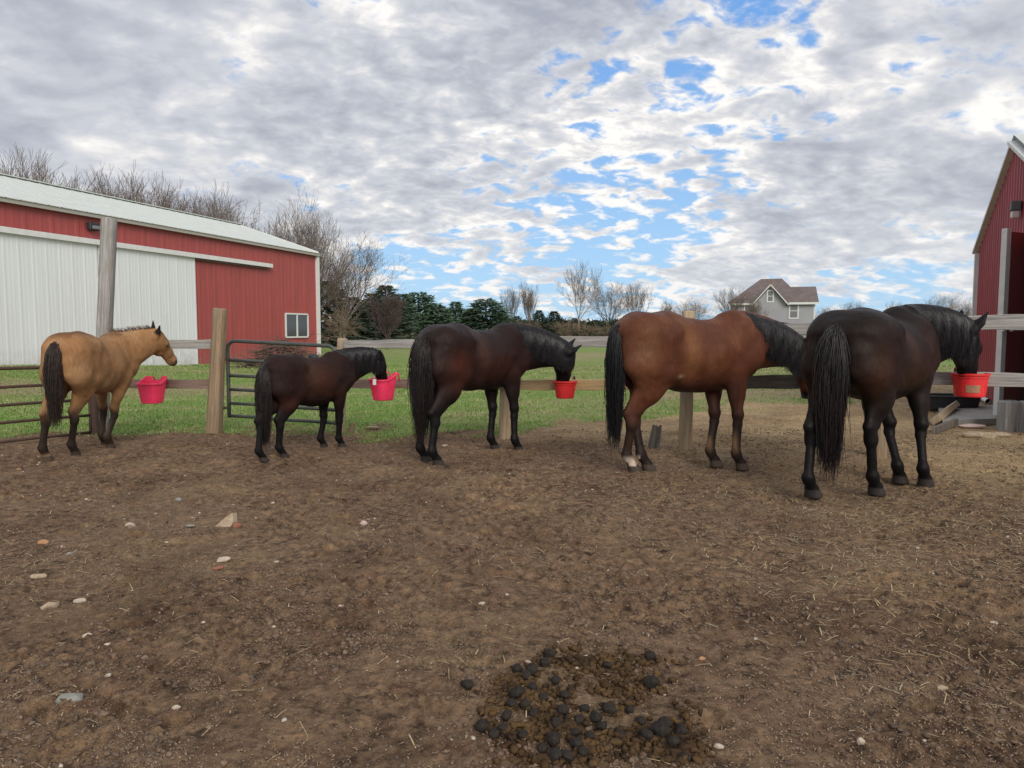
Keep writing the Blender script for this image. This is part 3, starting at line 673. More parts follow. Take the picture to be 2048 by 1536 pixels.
def torso_d(P, belly, fat):
    x = P[..., 0]; T_ = TORSO; xc = np.clip(x, T_[0,0], T_[-1,0])
    top = np.interp(xc, T_[:,0], T_[:,1]); bot = np.interp(xc, T_[:,0], T_[:,2]) - belly*np.exp(-((xc-.02)/.3)**2); hw_ = np.interp(xc, T_[:,0], T_[:,3])*fat; nr = np.interp(xc, T_[:,0], T_[:,4])
    zc = (top+bot)/2; hh = (top-bot)/2; v = (P[...,2]-zc)/hh
    w_ = hw_*(1 - nr*np.clip(v,0,1.2)**1.2*.75 - .10*np.clip(-v,0,1)**2); ex = x-xc
    r_ = np.stack([P[...,1]/w_, v, ex/.14], -1); k0 = np.sqrt((r_**2).sum(-1))+1e-9
    g_ = np.sqrt((P[...,1]/w_**2)**2+(v/hh)**2+(ex/.14**2)**2)+1e-9
    return k0*(k0-1)/g_
def smin(a, b_, k):
    h = np.maximum(k-np.abs(a-b_), 0)/k; return np.minimum(a, b_)-h*h*k*.25
def surface_nets(Fd, o, h):
    S_ = Fd < 0; nx, ny, nz = Fd.shape
    cnt = np.zeros((nx-1,ny-1,nz-1)); acc = np.zeros((nx-1,ny-1,nz-1,3))
    cs = [(i,j,k) for i in (0,1) for j in (0,1) for k in (0,1)]
    sl_ = lambda c: (slice(c[0], nx-1+c[0]), slice(c[1], ny-1+c[1]), slice(c[2], nz-1+c[2]))
    for c0_ in cs:
        for ax in range(3):
            if c0_[ax] == 0:
                c1_ = list(c0_); c1_[ax] = 1; c1_ = tuple(c1_); A_ = Fd[sl_(c0_)]; B_ = Fd[sl_(c1_)]
                m = (A_<0) != (B_<0); idx = np.nonzero(m); a_ = A_[idx]; b_ = B_[idx]; t_ = a_/(a_-b_)
                pt = np.tile(np.array(c0_, float), (len(t_),1)); pt[:,ax] += t_
                acc[idx] += pt; cnt[idx] += 1
    act = cnt > 0; idx = np.argwhere(act); vid = -np.ones(act.shape, int); vid[act] = np.arange(len(idx))
    V_ = (idx + acc[act]/cnt[act][:,None])*h + o; faces = []
    for ax in range(3):
        o1, o2 = [(1,2),(2,0),(0,1)][ax]
        A_ = S_[(slice(0,-1) if ax==0 else slice(None)), (slice(0,-1) if ax==1 else slice(None)), (slice(0,-1) if ax==2 else slice(None))]
        B_ = S_[(slice(1,None) if ax==0 else slice(None)), (slice(1,None) if ax==1 else slice(None)), (slice(1,None) if ax==2 else slice(None))]
        e_ = np.argwhere(A_ != B_); e_ = e_[(e_[:,o1]>0)&(e_[:,o2]>0)&(e_[:,o1]<Fd.shape[o1]-1)&(e_[:,o2]<Fd.shape[o2]-1)]
        flip = A_[tuple(e_.T)]
        d1 = np.zeros(3,int); d1[o1]=1; d2=np.zeros(3,int); d2[o2]=1
        q = np.stack([vid[tuple((e_-d1-d2).T)], vid[tuple((e_-d2).T)], vid[tuple(e_.T)], vid[tuple((e_-d1).T)]], 1)
        q[~flip] = q[~flip][:, ::-1]; faces.append(q)
    return V_, np.concatenate(faces)
def relax(V_, F_, it=2, lam=.5):
    E_ = np.concatenate([F_[:,[0,1]],F_[:,[1,2]],F_[:,[2,3]],F_[:,[3,0]]])
    deg = np.bincount(E_.ravel(), minlength=len(V_)).astype(float)
    for i in range(it):
        for l in (lam, -lam*1.04):
            s_ = np.zeros_like(V_)
            for c in range(3): s_[:,c] = np.bincount(E_[:,0], V_[E_[:,1],c], len(V_)) + np.bincount(E_[:,1], V_[E_[:,0],c], len(V_))
            V_ = V_ + l*(s_/deg[:,None]-V_)
    return V_
# coat: vertex attribute colour (pattern of the coat) with fine hair streaks
def coatmat(name, rough=.5, spec=.35, streak=.35):
    m, t, b = new_mat(name); a_ = t.add('ShaderNodeAttribute', attribute_name='coat').outputs['Color']; o = t.add('ShaderNodeTexCoord').outputs['Object']
    n = t.noise(t.mapping(o, (60, 60, 14)), 1, 5, .7, .4); n2 = t.noise(o, 5, 5, .6, .5)
    n3_ = t.noise(t.mapping(o, (14, 14, 6)), 1, 6, .7, .8); n4_ = t.noise(o, 2.2, 5, .65, .6)
    a_ = t.mix(t.mr(n3_, .48, .74, 0, .30), a_, t.mix(1.0, a_, (1.9, 1.7, 1.5), 'MULTIPLY')); a_ = t.mix(t.mr(n4_, .55, .72, 0, .35), a_, t.mix(1.0, a_, (.55, .52, .50), 'MULTIPLY'))
    c = t.mix(t.mr(n, .32, .7, 0, streak), a_, t.mix(1.0, a_, (.45, .42, .40), 'MULTIPLY')); c = t.mix(t.mr(n2, .5, .7, 0, .35), c, t.mix(1.0, a_, (1.35, 1.2, 1.05), 'MULTIPLY'))
    t.l.new(c, b.inputs['Base Color']); t.l.new(t.mr(n, .3, .7, rough-.06, rough+.12), b.inputs['Roughness']); b.inputs['Specular IOR Level'].default_value = spec
    b.inputs['Specular Tint'].default_value = (1,.9,.82,1)
    t.l.new(t.add('ShaderNodeBump', {'Strength': .55, 'Distance': .006, 'Height': t.math('ADD', n, n3_)}).outputs[0], b.inputs['Normal']); return m
m_coat = coatmat('coat_glossy', .50, .15, .5); m_coatd = coatmat('coat_dusty', .66, .14, .55)
def hairmat(name, ca, cb, rough=.42):
    m, t, b = new_mat(name); o = t.add('ShaderNodeTexCoord').outputs['Object']
    n = t.noise(t.mapping(o, (28, 28, 1.5)), 1, 4, .7); c = t.mix(t.mr(n, .4, .68), ca, cb); t.l.new(c, b.inputs['Base Color'])
    b.inputs['Roughness'].default_value = rough; b.inputs['Specular IOR Level'].default_value = .45; return m
m_hblack = hairmat('black_hair', (.007, .007, .009), (.016, .014, .014), .38); m_hbrown = hairmat('dark_brown_hair', (.016, .011, .009), (.060, .032, .018), .5)
m_htip = hairmat('reddish_tip_hair', (.011, .010, .011), (.034, .019, .015)); m_hmane1 = hairmat('brown_mane', (.07,.042,.026), (.22,.13,.075), .6)
m_eye = simple('eye', (.006, .005, .005), .08, .8)

def strands(name, paths, rad, mat, parent, M, tip=.25):
    """paths: array (N, K, 3); three-sided tapering hairs"""
    N, K, _ = paths.shape; tan = np.gradient(paths, axis=1); tan /= np.linalg.norm(tan, axis=2, keepdims=True)+1e-9
    ref = np.array([.3,.8,.1]); a_ = np.cross(tan, ref); a_ /= np.linalg.norm(a_, axis=2, keepdims=True)+1e-9; b_ = np.cross(tan, a_)
    rr = (rad*(1 - (1-tip)*np.linspace(0,1,K)**1.5))[None,:,None] if np.isscalar(rad) else rad[:,None,None]*(1-(1-tip)*np.linspace(0,1,K)**1.5)[None,:,None]
    V_ = np.stack([paths + rr*(a_*math.cos(q)+b_*math.sin(q)) for q in (0, 2.094, 4.188)], 2).reshape(-1,3)
    base_ = (np.arange(N)[:,None,None]*K + np.arange(K-1)[None,:,None])*3; k_ = np.arange(3)[None,None,:]; j_ = (k_+1)%3
    F_ = np.stack([base_+k_, base_+j_, base_+3+j_, base_+3+k_], -1).reshape(-1,4)
    return part(name, V_, F_, mat, parent, M=M, smooth=True)

HS = 1.22
def horse(label, origin, heading, H, hooves, poll, nose, coat, mat, tailmat, manemat, tail=(.85, .075, .1), belly=0.0, fat=1.0, legt=1.0, mane='right', manelen=.32, neckw=1.0, tail_dx=0.0, faceg=None, ear=1.0, seed=1, vox=.0125, hair_n=1150, earrot=0.0, maneoff=None, croup=0.0, wy=1.0, lx=1.0, HS=1.2, jaw=1.0):
    ears = []
    s = H/1.5; hd = R(heading); root = empty('horse', origin, label, 'horse')
    M = Matrix.Translation(Vector(origin)) @ Matrix.Rotation(hd, 4, 'Z') @ Matrix.Diagonal((s*lx, s*wy, s, 1)); Mi = M.inverted()
    loc = lambda p_: np.array(Mi @ Vector(p_))
    Hv = [loc(h) for h in hooves]            # order: RH, LH, RF, LF
    P_ = loc(poll); N_ = loc(nose); pr = []
    A = pr.append; rg = np.random.default_rng(seed)
    for i_, hv in enumerate(Hv):
        sd_ = -1 if i_ in (0, 2) else 1
        if i_ < 2:
            hx, hy = hv[0], hv[1]; dx_ = hx-(-.56); dy_ = hy-sd_*.14
            hip = (-.44, sd_*.13, 1.22); stf = (-.27+dx_*.22, sd_*.165+dy_*.1, .90); hock = (-.635+dx_*.70, sd_*.145+dy_*.6, .515+abs(dx_)*.02); fet = (hx-.075, hy, .155); cor = (hx-.015, hy, .075)
            A(cap_prim((-.47, sd_*.135, 1.25), (-.52, sd_*.150, 1.02), (.150,.235), (.125,.205), k=.07))
            A(cap_prim((-.34, sd_*.150, 1.20), (-.33, sd_*.160, .96), (.120,.150), (.105,.125), k=.07))
            A(cap_prim((-.55+dx_*.1, sd_*.150, 1.0), (-.47+dx_*.42, sd_*.150+dy_*.3, .78), (.112,.175), (.082,.125), k=.06))
            A(cap_prim((-.32+dx_*.2, sd_*.160, .93), (-.47+dx_*.45, sd_*.150+dy_*.38, .74), (.09,.11), (.07,.10), k=.06))
            A(cap_prim((-.45+dx_*.42, sd_*.15+dy_*.35, .80), (hock[0]+.035, hock[1], hock[2]+.06), (.080,.125), (.050*legt,.068*legt), k=.05))
            A(cap_prim((-.57+dx_*.5, sd_*.148+dy_*.45, .76), (hock[0]-.050, hock[1], hock[2]+.055), (.034,.046), (.024,.028), k=.05))
            A(cap_prim((hock[0]-.045, hock[1], hock[2]+.045), (hock[0]+.012, hock[1], hock[2]-.06), (.030*legt,.038), (.037*legt,.046), k=.04))
            A(cap_prim((hock[0]+.012, hock[1], hock[2]-.03), (hock[0]+.008, hock[1], hock[2]-.06), (.039*legt,.046), (.035*legt,.042), k=.04))
            top_ = (hock[0]+.008, hock[1], hock[2]-.06)
        else:
            hx, hy = hv[0], hv[1]; dx_ = hx-.53; dy_ = hy-sd_*.13
            elb = (.43+dx_*.15, sd_*.165, .90); knee = (.475+dx_*.62, sd_*.135+dy_*.6, .465); fet = (hx-.06, hy, .150); cor = (hx-.010, hy, .072)
            A(cap_prim((.50, sd_*.120, 1.34), (.60, sd_*.155, 1.06), (.075,.13), (.085,.125), k=.09))
            A(cap_prim((.63, sd_*.135, 1.07), (.44, sd_*.165, .93), (.085,.105), (.082,.11), k=.08))
            A(cap_prim(elb, (knee[0], knee[1], knee[2]+.07), (.080,.110), (.046*legt,.052*legt), k=.07))
            A(cap_prim((elb[0]+.03, elb[1], .84), ((elb[0]+knee[0])/2+.01, (elb[1]+knee[1])/2, .70), (.066,.088), (.055,.068), k=.05))
            A(cap_prim((knee[0]+.006, knee[1], knee[2]+.045), (knee[0]+.006, knee[1], knee[2]-.03), (.043*legt,.048*legt), (.039*legt,.043*legt), k=.05))
            top_ = (knee[0], knee[1], knee[2]-.04)
        A(cap_prim(top_, (fet[0]-.006, fet[1], fet[2]+.03), (.034*legt,.045*legt), (.033*legt,.043*legt), k=.03))
        A(cap_prim((fet[0]-.012, fet[1], fet[2]+.015), (fet[0]+.004, fet[1], fet[2]-.008), (.037*legt,.042*legt), (.038*legt,.044*legt), k=.04))
        A(cap_prim(fet, cor, (.035*legt,.037*legt), (.043*legt,.046), k=.03))
        A(cap_prim((cor[0]+.0, cor[1], .068), (hx+.014, hy, .004), (.048,.050), (.060,.068), side=(0,1,0), k=.015))
    # rump, tail head, chest
    A(cap_prim((-.50, .0, 1.33), (-.30, 0, 1.345), (.20, .135+croup), (.21, .135+croup), k=.12))
    A(cap_prim((-.66, .0, 1.30), (-.55, 0, 1.30), (.125, .085), (.17, .125), k=.12))
    for sd_ in (-1, 1):
        A(cap_prim((-.27, sd_*.215, 1.315), (-.30, sd_*.19, 1.30), (.045,.05), (.08,.08), k=.09))
        A(cap_prim((-.67, sd_*.095, 1.14), (-.65, sd_*.11, 1.02), (.085,.09), (.085,.10), k=.08))
        A(cap_prim((-.10, sd_*.08, .86), (-.32, sd_*.11, .93), (.10,.08), (.08,.09), k=.10))
        A(cap_prim((.64, sd_*.085, 1.10), (.58, sd_*.09, .95), (.095,.11), (.085,.095), k=.08))
    A(cap_prim((-.70, 0, 1.335), (-.80, 0, 1.25), (.040,.038), (.028,.028), k=.05))
    # neck
    C0 = np.array([.52, 0, 1.20]); hdv = np.array([1., 0, 0]); ax = (N_-P_); HL = np.linalg.norm(ax); ax /= HL
    Pn = P_ + ax*.05
    C1 = C0*.45 + Pn*.55 + np.array([.05, 0, .10 if P_[2] < 1.42 else .0])
    ts = np.linspace(0, 1, 9); cen = ((1-ts)**2)[:,None]*C0 + (2*ts*(1-ts))[:,None]*C1 + (ts**2)[:,None]*Pn
    rv = np.interp(ts, [0,.35,.7,1], [.295,.235,.180,.130])*neckw; ru = np.interp(ts, [0,.35,.7,1], [.170,.120,.090,.075])
    tg = np.gradient(cen, axis=0); tg /= np.linalg.norm(tg,axis=1,keepdims=True)
    sidev = np.cross(np.array([0,0,1.]), tg); sidev /= np.linalg.norm(sidev,axis=1,keepdims=True); upv = np.cross(tg, sidev)
    for i_ in range(8): A(cap_prim(cen[i_], cen[i_+1], (ru[i_], rv[i_]), (ru[i_+1], rv[i_+1]), side=sidev[i_], k=.05))
    # head
    gdir = tg[-1] + np.array([0,0,.5]); Fv = gdir - ax*(gdir@ax); Fv /= np.linalg.norm(Fv); Sv = np.cross(ax, Fv)
    hp = lambda t_, f_, s_=0: P_ + ax*(t_*HL) + Fv*f_ + Sv*s_
    A(cap_prim(hp(.0,-.015), hp(.30,-.01), (.078*HS,.085*HS), (.082*HS,.090*HS), side=Sv, k=.04))
    A(cap_prim(hp(.20,-.080*jaw), hp(.42,-.055*jaw), (.062*HS,.088*HS), (.055*HS,.075*HS), side=Sv, k=.04))
    A(cap_prim(hp(.28,.0), hp(.62,-.012), (.078*HS,.082*HS), (.054*HS,.070*HS), side=Sv, k=.04))
    A(cap_prim(hp(.60,-.010), hp(.86,-.020), (.052*HS,.066*HS), (.048*HS,.058*HS), side=Sv, k=.035))
    A(cap_prim(hp(.84,-.018), hp(.95,-.022), (.052*HS,.062*HS), (.048*HS,.052*HS), side=Sv, k=.03))
    A(cap_prim(hp(.45,-.065), hp(.90,-.058), (.038*HS,.042*HS), (.034*HS,.030*HS), side=Sv, k=.03))
    for sd_ in (-1, 1):
        A(cap_prim(hp(.30,.040,sd_*.072), hp(.36,.035,sd_*.068), (.020,.024), (.018,.02), side=Sv, k=.03))
        eb = hp(-.02, .0, sd_*.060); ed = -ax*.75 + np.array([0,0,.75]) + Fv*earrot + Sv*sd_*.50; tip = eb + ed/np.linalg.norm(ed)*.135*ear
        md = eb*.55 + tip*.45; ears.append((eb, tip))
        ew = .5+.5*ear; A(cap_prim(eb, md, (.034*ew,.026*ew), (.037*ew,.022*ew), side=Sv, k=.02)); A(cap_prim(md, tip, (.034*ew,.020*ew), (.010,.009), side=Sv, k=.012))
    # field
    allp = np.array([q for p_ in pr for q in (p_[0], p_[1])]); lo = np.minimum(allp.min(0), [-.85,-.33,0])-.17; hi = np.maximum(allp.max(0), [.85,.33,1.5])+.13; lo[2] = -.03
    n_ = np.ceil((hi-lo)/vox).astype(int)+1; ax_ = [lo[c]+vox*np.arange(n_[c]) for c in range(3)]
    Fd = np.full(n_, .4, float)
    def sub(l_, h_): return tuple(slice(max(0,int((l_[c]-lo[c])/vox)), min(n_[c], int((h_[c]-lo[c])/vox)+2)) for c in range(3))
    def grid(sl_): return np.stack(np.meshgrid(*[ax_[c][sl_[c]] for c in range(3)], indexing='ij'), -1)
    sl_ = sub(np.array([-.65,-.42,.55]), np.array([1.0,.42,1.62])); Fd[sl_] = np.minimum(Fd[sl_], torso_d(grid(sl_), belly, fat))
    for p_ in pr:
        a_, b_, ra, rb_, _, k_ = p_; rm = max(ra.max(), rb_.max())+k_+.05; sl_ = sub(np.minimum(a_,b_)-rm, np.maximum(a_,b_)+rm)
        Fd[sl_] = smin(Fd[sl_], eval_prim(p_, grid(sl_)), k_)
    zg = ax_[2][None,None,:]; Fd = np.maximum(Fd, np.broadcast_to(-zg, Fd.shape)); 
    V_, F_ = surface_nets(Fd, lo, vox); V_ = relax(V_, F_, 3, .5)
    # small skin unevenness
    fN = np.cross(V_[F_[:,2]]-V_[F_[:,0]], V_[F_[:,3]]-V_[F_[:,1]]); nn = np.zeros_like(V_)
    for q in range(4):
        for c in range(3): nn[:,c] += np.bincount(F_[:,q], fN[:,c], len(V_))
    nn /= np.linalg.norm(nn,axis=1,keepdims=True)+1e-9
    tr_ = sstep(V_[:,2], .6, .85)*((V_[:,0] < .75)); rib = np.sin((V_[:,0]+.12*V_[:,2])*2*np.pi/.075)*near(V_, (.08, 0, 1.02), (.26, 9, .18))*(np.abs(V_[:,1]) > .15)
    V_ = V_ + nn*(((fbm(V_[:,0]*5, V_[:,2]*4, V_[:,1]*5, 3, seed)-.5)*.030*tr_ + (fbm(V_[:,0]*14, V_[:,2]*14, V_[:,1]*14, 2, seed+3)-.5)*.006) + rib*.0016)[:,None]
    o = part('body', V_, F_, mat, root, M=M, smooth=True)
    col = coat(V_, Hv, P_, N_, cen); col = mixc(col, (.010,.008,.008), sstep(-V_[:,0], .735, .765)*(np.abs(V_[:,1]) < .055)*(V_[:,2] > 1.18)*(V_[:,2] < 1.37)*1.0)
    for sd_ in (-1, 1):
        col = mixc(col, (.012,.009,.008), near(V_, hp(.93,.004,sd_*.052), (.020,.020,.020))*.95); col = mixc(col, (.03,.02,.015), near(V_, hp(.33,.034,sd_*.080), (.030,.030,.030))*.8)
        for q_ in (.80,.85,.90,.95): col = mixc(col, (.02,.014,.012), near(V_, hp(q_,-.045,sd_*.045), (.020,.020,.011))*.7)
    for eb, tip in ears:
        ab = tip-eb; te = np.clip(((V_-eb)@ab)/(ab@ab), 0, 1); de = np.linalg.norm(V_-eb-te[:,None]*ab, axis=1); col = mixc(col, (.016,.012,.011), (de < .05)*sstep(te, .12, .4)*(mane == 'up'))
    if mane == 'up':
        for q_ in (-.02, .06, .14, .20): col = mixc(col, (.022,.015,.012), near(V_, hp(q_, .10, 0), (.035,.035,.035)))
    col = col; ca = o.data.color_attributes.new('coat', 'FLOAT_COLOR', 'POINT'); ca.data.foreach_set('color', np.concatenate([col, np.ones((len(col),1))],1).astype(np.float32).ravel())
    # eyes
    for sd_ in (-1, 1):
        m_ = MB(); c_ = hp(.33,.034,sd_*.086); m_.lathe([(.0001,-.017),(.010,-.014),(.016,-.006),(.017,0),(.016,.006),(.010,.014),(.0001,.017)], c=tuple(c_), n=14); m_.build('eye', m_eye, root, M=M, smooth=True)
    # tail
    ln, wd, bk_ = tail; N = hair_n; K = 14; tt = np.linspace(0,1,K)[None,:]; NCL = 70
    ci = rg.integers(0, NCL, N); ca0 = rg.uniform(0, 2*np.pi, NCL); cr0 = np.sqrt(rg.uniform(0,1,NCL)); cl_ = rg.uniform(.84, 1.03, NCL); cph = rg.uniform(0,6.28,NCL)
    a0 = ca0[ci] + rg.normal(0,.5,N); r0 = np.clip(cr0[ci] + rg.normal(0,.16,N), 0, 1.1); L_ = ln*cl_[ci]*rg.uniform(.80,1.02,N); L_[::6] *= rg.uniform(.55,.9,len(L_[::6])); fly = (rg.uniform(0,1,N) < .06)*1.0
    sx_ = (r0*np.cos(a0))[:,None]; sy_ = (r0*np.sin(a0))[:,None]; st = np.minimum(rg.uniform(0,1,N)**1.5, 1)[:,None]
    ccx = (cr0*np.cos(ca0))[ci][:,None]; ccy = (cr0*np.sin(ca0))[ci][:,None]; gat = sstep(tt, .45, 1)*.40
    sx_ = sx_*(1-gat) + ccx*gat; sy_ = sy_*(1-gat) + ccy*gat
    spread = wd*(.5 + .5*np.minimum(tt*3,1))*(1-.30*np.clip(tt-.65,0,1)/.35)
    ex = 1 - np.exp(-tt*14); ph = cph[ci][:,None]
    px_ = -.70 - .03*st - (.080 + bk_)*ex + tail_dx*tt + sx_*spread*.5 + .010*np.sin(tt*6+ph) + rg.normal(0,.003,(N,K)) + fly[:,None]*rg.normal(0,.03,(N,1))*tt
    py_ = sy_*spread*(.45+.55*ex) + .014*np.sin(tt*7+ph*2)*tt + rg.normal(0,.003,(N,K)) + fly[:,None]*rg.normal(0,.04,(N,1))*tt**1.5
    pz_ = 1.385 - .05*st - L_[:,None]*tt + .02*ex
    # the first part leaves the dock backwards
    strands('tail', np.stack([px_+0*tt, py_, np.maximum(pz_, .02)], -1), .0036, tailmat, root, M, .22)
    # mane
    if mane:
        N = 1700 if mane == 'right' else 320; K = 9; tt = np.linspace(0,1,K)[None,:]; u_ = rg.uniform(.10, 1.0, N); ii = u_*8
        f = lambda arr: np.stack([np.interp(ii, np.arange(9), arr[:,c]) for c in range(3)], 1)
        cc, sv, uv = f(cen), f(sidev), f(upv); rvv = np.interp(u_, ts, rv); ruu = np.interp(u_, ts, ru); tgv = f(tg)
        crest = cc + uv*rvv[:,None]*1.0
        if mane == 'right':
            L_ = manelen*rg.uniform(.65,1.1,N)*np.interp(u_, [.08,.3,.9,1], [.45,1,1,.85]); d_ = L_[:,None]*tt
            vert = np.clip((rvv[:,None]-d_)/rvv[:,None], -1, 1); lat = np.where(d_ < rvv[:,None], ruu[:,None]*np.sqrt(np.maximum(1-vert**2,0)), ruu[:,None]) + .010 + .012*rg.uniform(0,1,(N,1))
            dn_ = np.array([0,0,-1.])
            pth = crest[:,None,:] - sv[:,None,:]*lat[...,None] + (-uv[:,None,:]*.6 + dn_*.4)*d_[...,None] + tgv[:,None,:]*(.05*rg.uniform(-1,1,(N,1))*tt + .01*np.sin(tt*8+u_[:,None]*40))[...,None] + uv[:,None,:]*.006
            pth = pth + rg.normal(0, .0022, pth.shape)*tt[...,None] + (np.sin(u_*95)*.012)[:,None,None]*tgv[:,None,:]*tt[...,None]; strands('mane', pth, .0034, manemat, root, M, .25)
            # forelock
            n2 = 90; t2 = np.linspace(0,1,7)[None,:,None]; r_ = rg.uniform(-1,1,(n2,1,1)); fl = P_ + Fv*.075 - ax*.03 + Sv*(r_*.03) + ax*(.24*t2*rg.uniform(.6,1.1,(n2,1,1))) + Fv*(.02*np.sin(t2*3)) + Sv*(r_*.04*t2)
            strands('forelock', fl, .004, manemat, root, M, .3)
        else:
            L_ = manelen*rg.uniform(.5,1.1,N); sgn = rg.choice([-1,-1,1],N)
            pth = crest[:,None,:] - uv[:,None,:]*.01 + uv[:,None,:]*(L_[:,None]*(tt-.35*tt**2))[...,None] - sv[:,None,:]*(sgn[:,None]*L_[:,None]*.35*tt**1.6)[...,None] - tgv[:,None,:]*(L_[:,None]*.22*tt)[...,None]
            pth = pth + rg.normal(0,.006,(N,1,3))*tt[...,None]; strands('mane', pth, .0026, manemat, root, M, .25)
            n2 = 40; t2 = np.linspace(0,1,7)[None,:,None]; r_ = rg.uniform(-1,1,(n2,1,1)); fl = P_ + Fv*.075 - ax*.03 + Sv*(r_*.03) + ax*(.12*t2*rg.uniform(.6,1.1,(n2,1,1))) + Sv*(r_*.03*t2)
            strands('forelock', fl, .004, m_hblack, root, M, .3)
    return root, M

def mixc(a, b_, f): return a*(1-f[:,None]) + np.asarray(b_)*f[:,None]
def legmask(V, top=.62, soft=.14): return 1 - sstep(V[:,2] + (fbm(V[:,0]*8,V[:,1]*8,V[:,2]*8,2,5)-.5)*.12, top-soft, top+soft)
def headt(V, P_, N_):
    ax = N_-P_; L = np.linalg.norm(ax); ax = ax/L; q = V-P_; t_ = q@ax/L; r_ = np.linalg.norm(q-(q@ax)[:,None]*ax,axis=1); return t_, r_
def near(V, c, r): return np.exp(-(((V-np.array(c))/np.array(r))**2).sum(1))
def sock(V, hv, h, soft=.03): 
    d = np.hypot(V[:,0]-(hv[0]-.03), (V[:,1]-hv[1])*1.9); return (d < .135)*(V[:,1] < hv[1]+.045)*(V[:,1] > hv[1]-.06)*(1-sstep(V[:,2], h-soft, h+soft))
def hoofmask(V): return 1 - sstep(V[:,2], .066, .076)
def eartip(V, P_, N_): 
    t_, r_ = headt(V, P_, N_); return (V[:,2] > P_[2]+.055)*(np.hypot(V[:,0]-P_[0], V[:,1]-P_[1]) < .16)*1.0
def neckmask(V, cen, a=.35, b_=.6):
    d = ((V[:,None,:]-cen[None,:,:])**2).sum(2).argmin(1)/8.; return sstep(d, a, b_)*(V[:,0] > .45)
def coat_tan(V, Hv, P_, N_, cen):
    n = fbm(V[:,0]*5,V[:,1]*5,V[:,2]*5,4,2)
    c = np.tile([.305,.165,.075],(len(V),1)); c = mixc(c, (.38,.23,.12), sstep(n,.45,.7)*.6)
    c = mixc(c, (.125,.055,.022), np.clip(near(V,(-.42,-.02,1.50),(.26,.24,.085))*1.1,0,1)*.8)
    c = mixc(c, (.13,.062,.028), np.clip(sstep(V[:,2],1.38,1.47)*(np.abs(V[:,1])<.13),0,1)*.6*(V[:,0]<.5))
    c = mixc(c, (.16,.085,.040), near(V,(-.12,-.25,1.2),(.07,.2,.3))*.55)
    c = mixc(c, (.40,.25,.14), near(V,(-.05,-.25,.85),(.3,.2,.12))*.5)
    c = mixc(c, (.018,.015,.014), legmask(V,.55,.09)*.96)
    for h in (Hv[2],Hv[3]): c = mixc(c, (.22,.16,.11), near(V,(h[0]+.0,h[1],.27),(.12,.035,.10))*.6)
    c = mixc(c, (.28,.19,.13), sock(V,Hv[1],.10))
    t_, r_ = headt(V,P_,N_); c = mixc(c, (.09,.065,.055), (r_<.2)*sstep(t_,.86,.97)*.8)
    c = mixc(c, (.07,.055,.045), hoofmask(V)*.8); return c
def dark_coat(base, red, where, belly=(.016,.012,.012), leg=(.007,.007,.008), neck=None, band=None):
    def f(V, Hv, P_, N_, cen):
        n = fbm(V[:,0]*5,V[:,1]*5,V[:,2]*5,4,2); c = np.tile(base,(len(V),1)).astype(float)
        for cx, rr, a_ in where:
            for sg in (-1,1): c = mixc(c, red, np.clip(near(V,(cx[0],sg*cx[1],cx[2]),rr)*(.6+.8*n),0,1)*a_)
        if band: 
            for sg in (-1,1): c = mixc(c, band, near(V,(-.10,sg*.27,1.18),(.10,.16,.32))*.75)
        c = mixc(c, belly, (1-sstep(V[:,2],.76,.90))*(np.abs(V[:,0])<.4)*.7)
        c = mixc(c, leg, legmask(V,.66,.2)); 
        if neck is not None: c = mixc(c, neck, neckmask(V, cen, .2, .5))
        c = mixc(c, (.045,.04,.038), hoofmask(V)); return c
    return f
def coat_bay(V, Hv, P_, N_, cen):
    n = fbm(V[:,0]*5,V[:,1]*5,V[:,2]*5,4,2)
    c = np.tile([.092,.032,.017],(len(V),1)); c = mixc(c, (.145,.060,.031), sstep(n,.42,.68)*.55)
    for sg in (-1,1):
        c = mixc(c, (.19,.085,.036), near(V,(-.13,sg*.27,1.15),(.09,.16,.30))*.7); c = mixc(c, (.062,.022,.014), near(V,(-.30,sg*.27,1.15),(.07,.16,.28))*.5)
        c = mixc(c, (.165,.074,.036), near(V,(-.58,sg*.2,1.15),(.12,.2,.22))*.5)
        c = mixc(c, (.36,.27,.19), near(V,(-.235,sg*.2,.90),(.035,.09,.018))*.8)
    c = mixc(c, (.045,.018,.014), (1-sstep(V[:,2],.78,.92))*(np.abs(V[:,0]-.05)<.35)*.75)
    c = mixc(c, (.016,.013,.013), legmask(V,.52,.16)*.95)
    for h in (Hv[2],Hv[3]): c = mixc(c, (.20,.12,.06), near(V,(h[0]-.09,h[1],.27),(.035,.06,.10))*.85)
    c = mixc(c, (.10,.045,.03), near(V,(Hv[0][0]-.08,Hv[0][1],.35),(.07,.06,.14))*.6)
    c = mixc(c, (.50,.42,.34), sock(V,Hv[0],.15,.03)*(V[:,0] < .55*Hv[0][0]+.45*Hv[1][0]-.02)*sstep(fbm(V[:,0]*22,V[:,1]*22,V[:,2]*22,2,9),.36,.52))
    c = mixc(c, (.014,.013,.014), neckmask(V, cen, .34, .50)*.95*(np.clip((V[:,2]-.95)/.15,0,1))); t_, r_ = headt(V,P_,N_); c = mixc(c, (.10,.035,.02), (r_<.2)*sstep(t_,.10,.25)*.9); c = mixc(c, (.014,.012,.012), (r_<.2)*sstep(t_,.80,.93))
    c = mixc(c, (.07,.055,.045), hoofmask(V)); return c
HO = []
def hv(*pp): return [gp(*q) for q in pp]
ori = Vector((-4.86, 8.47, -.012))
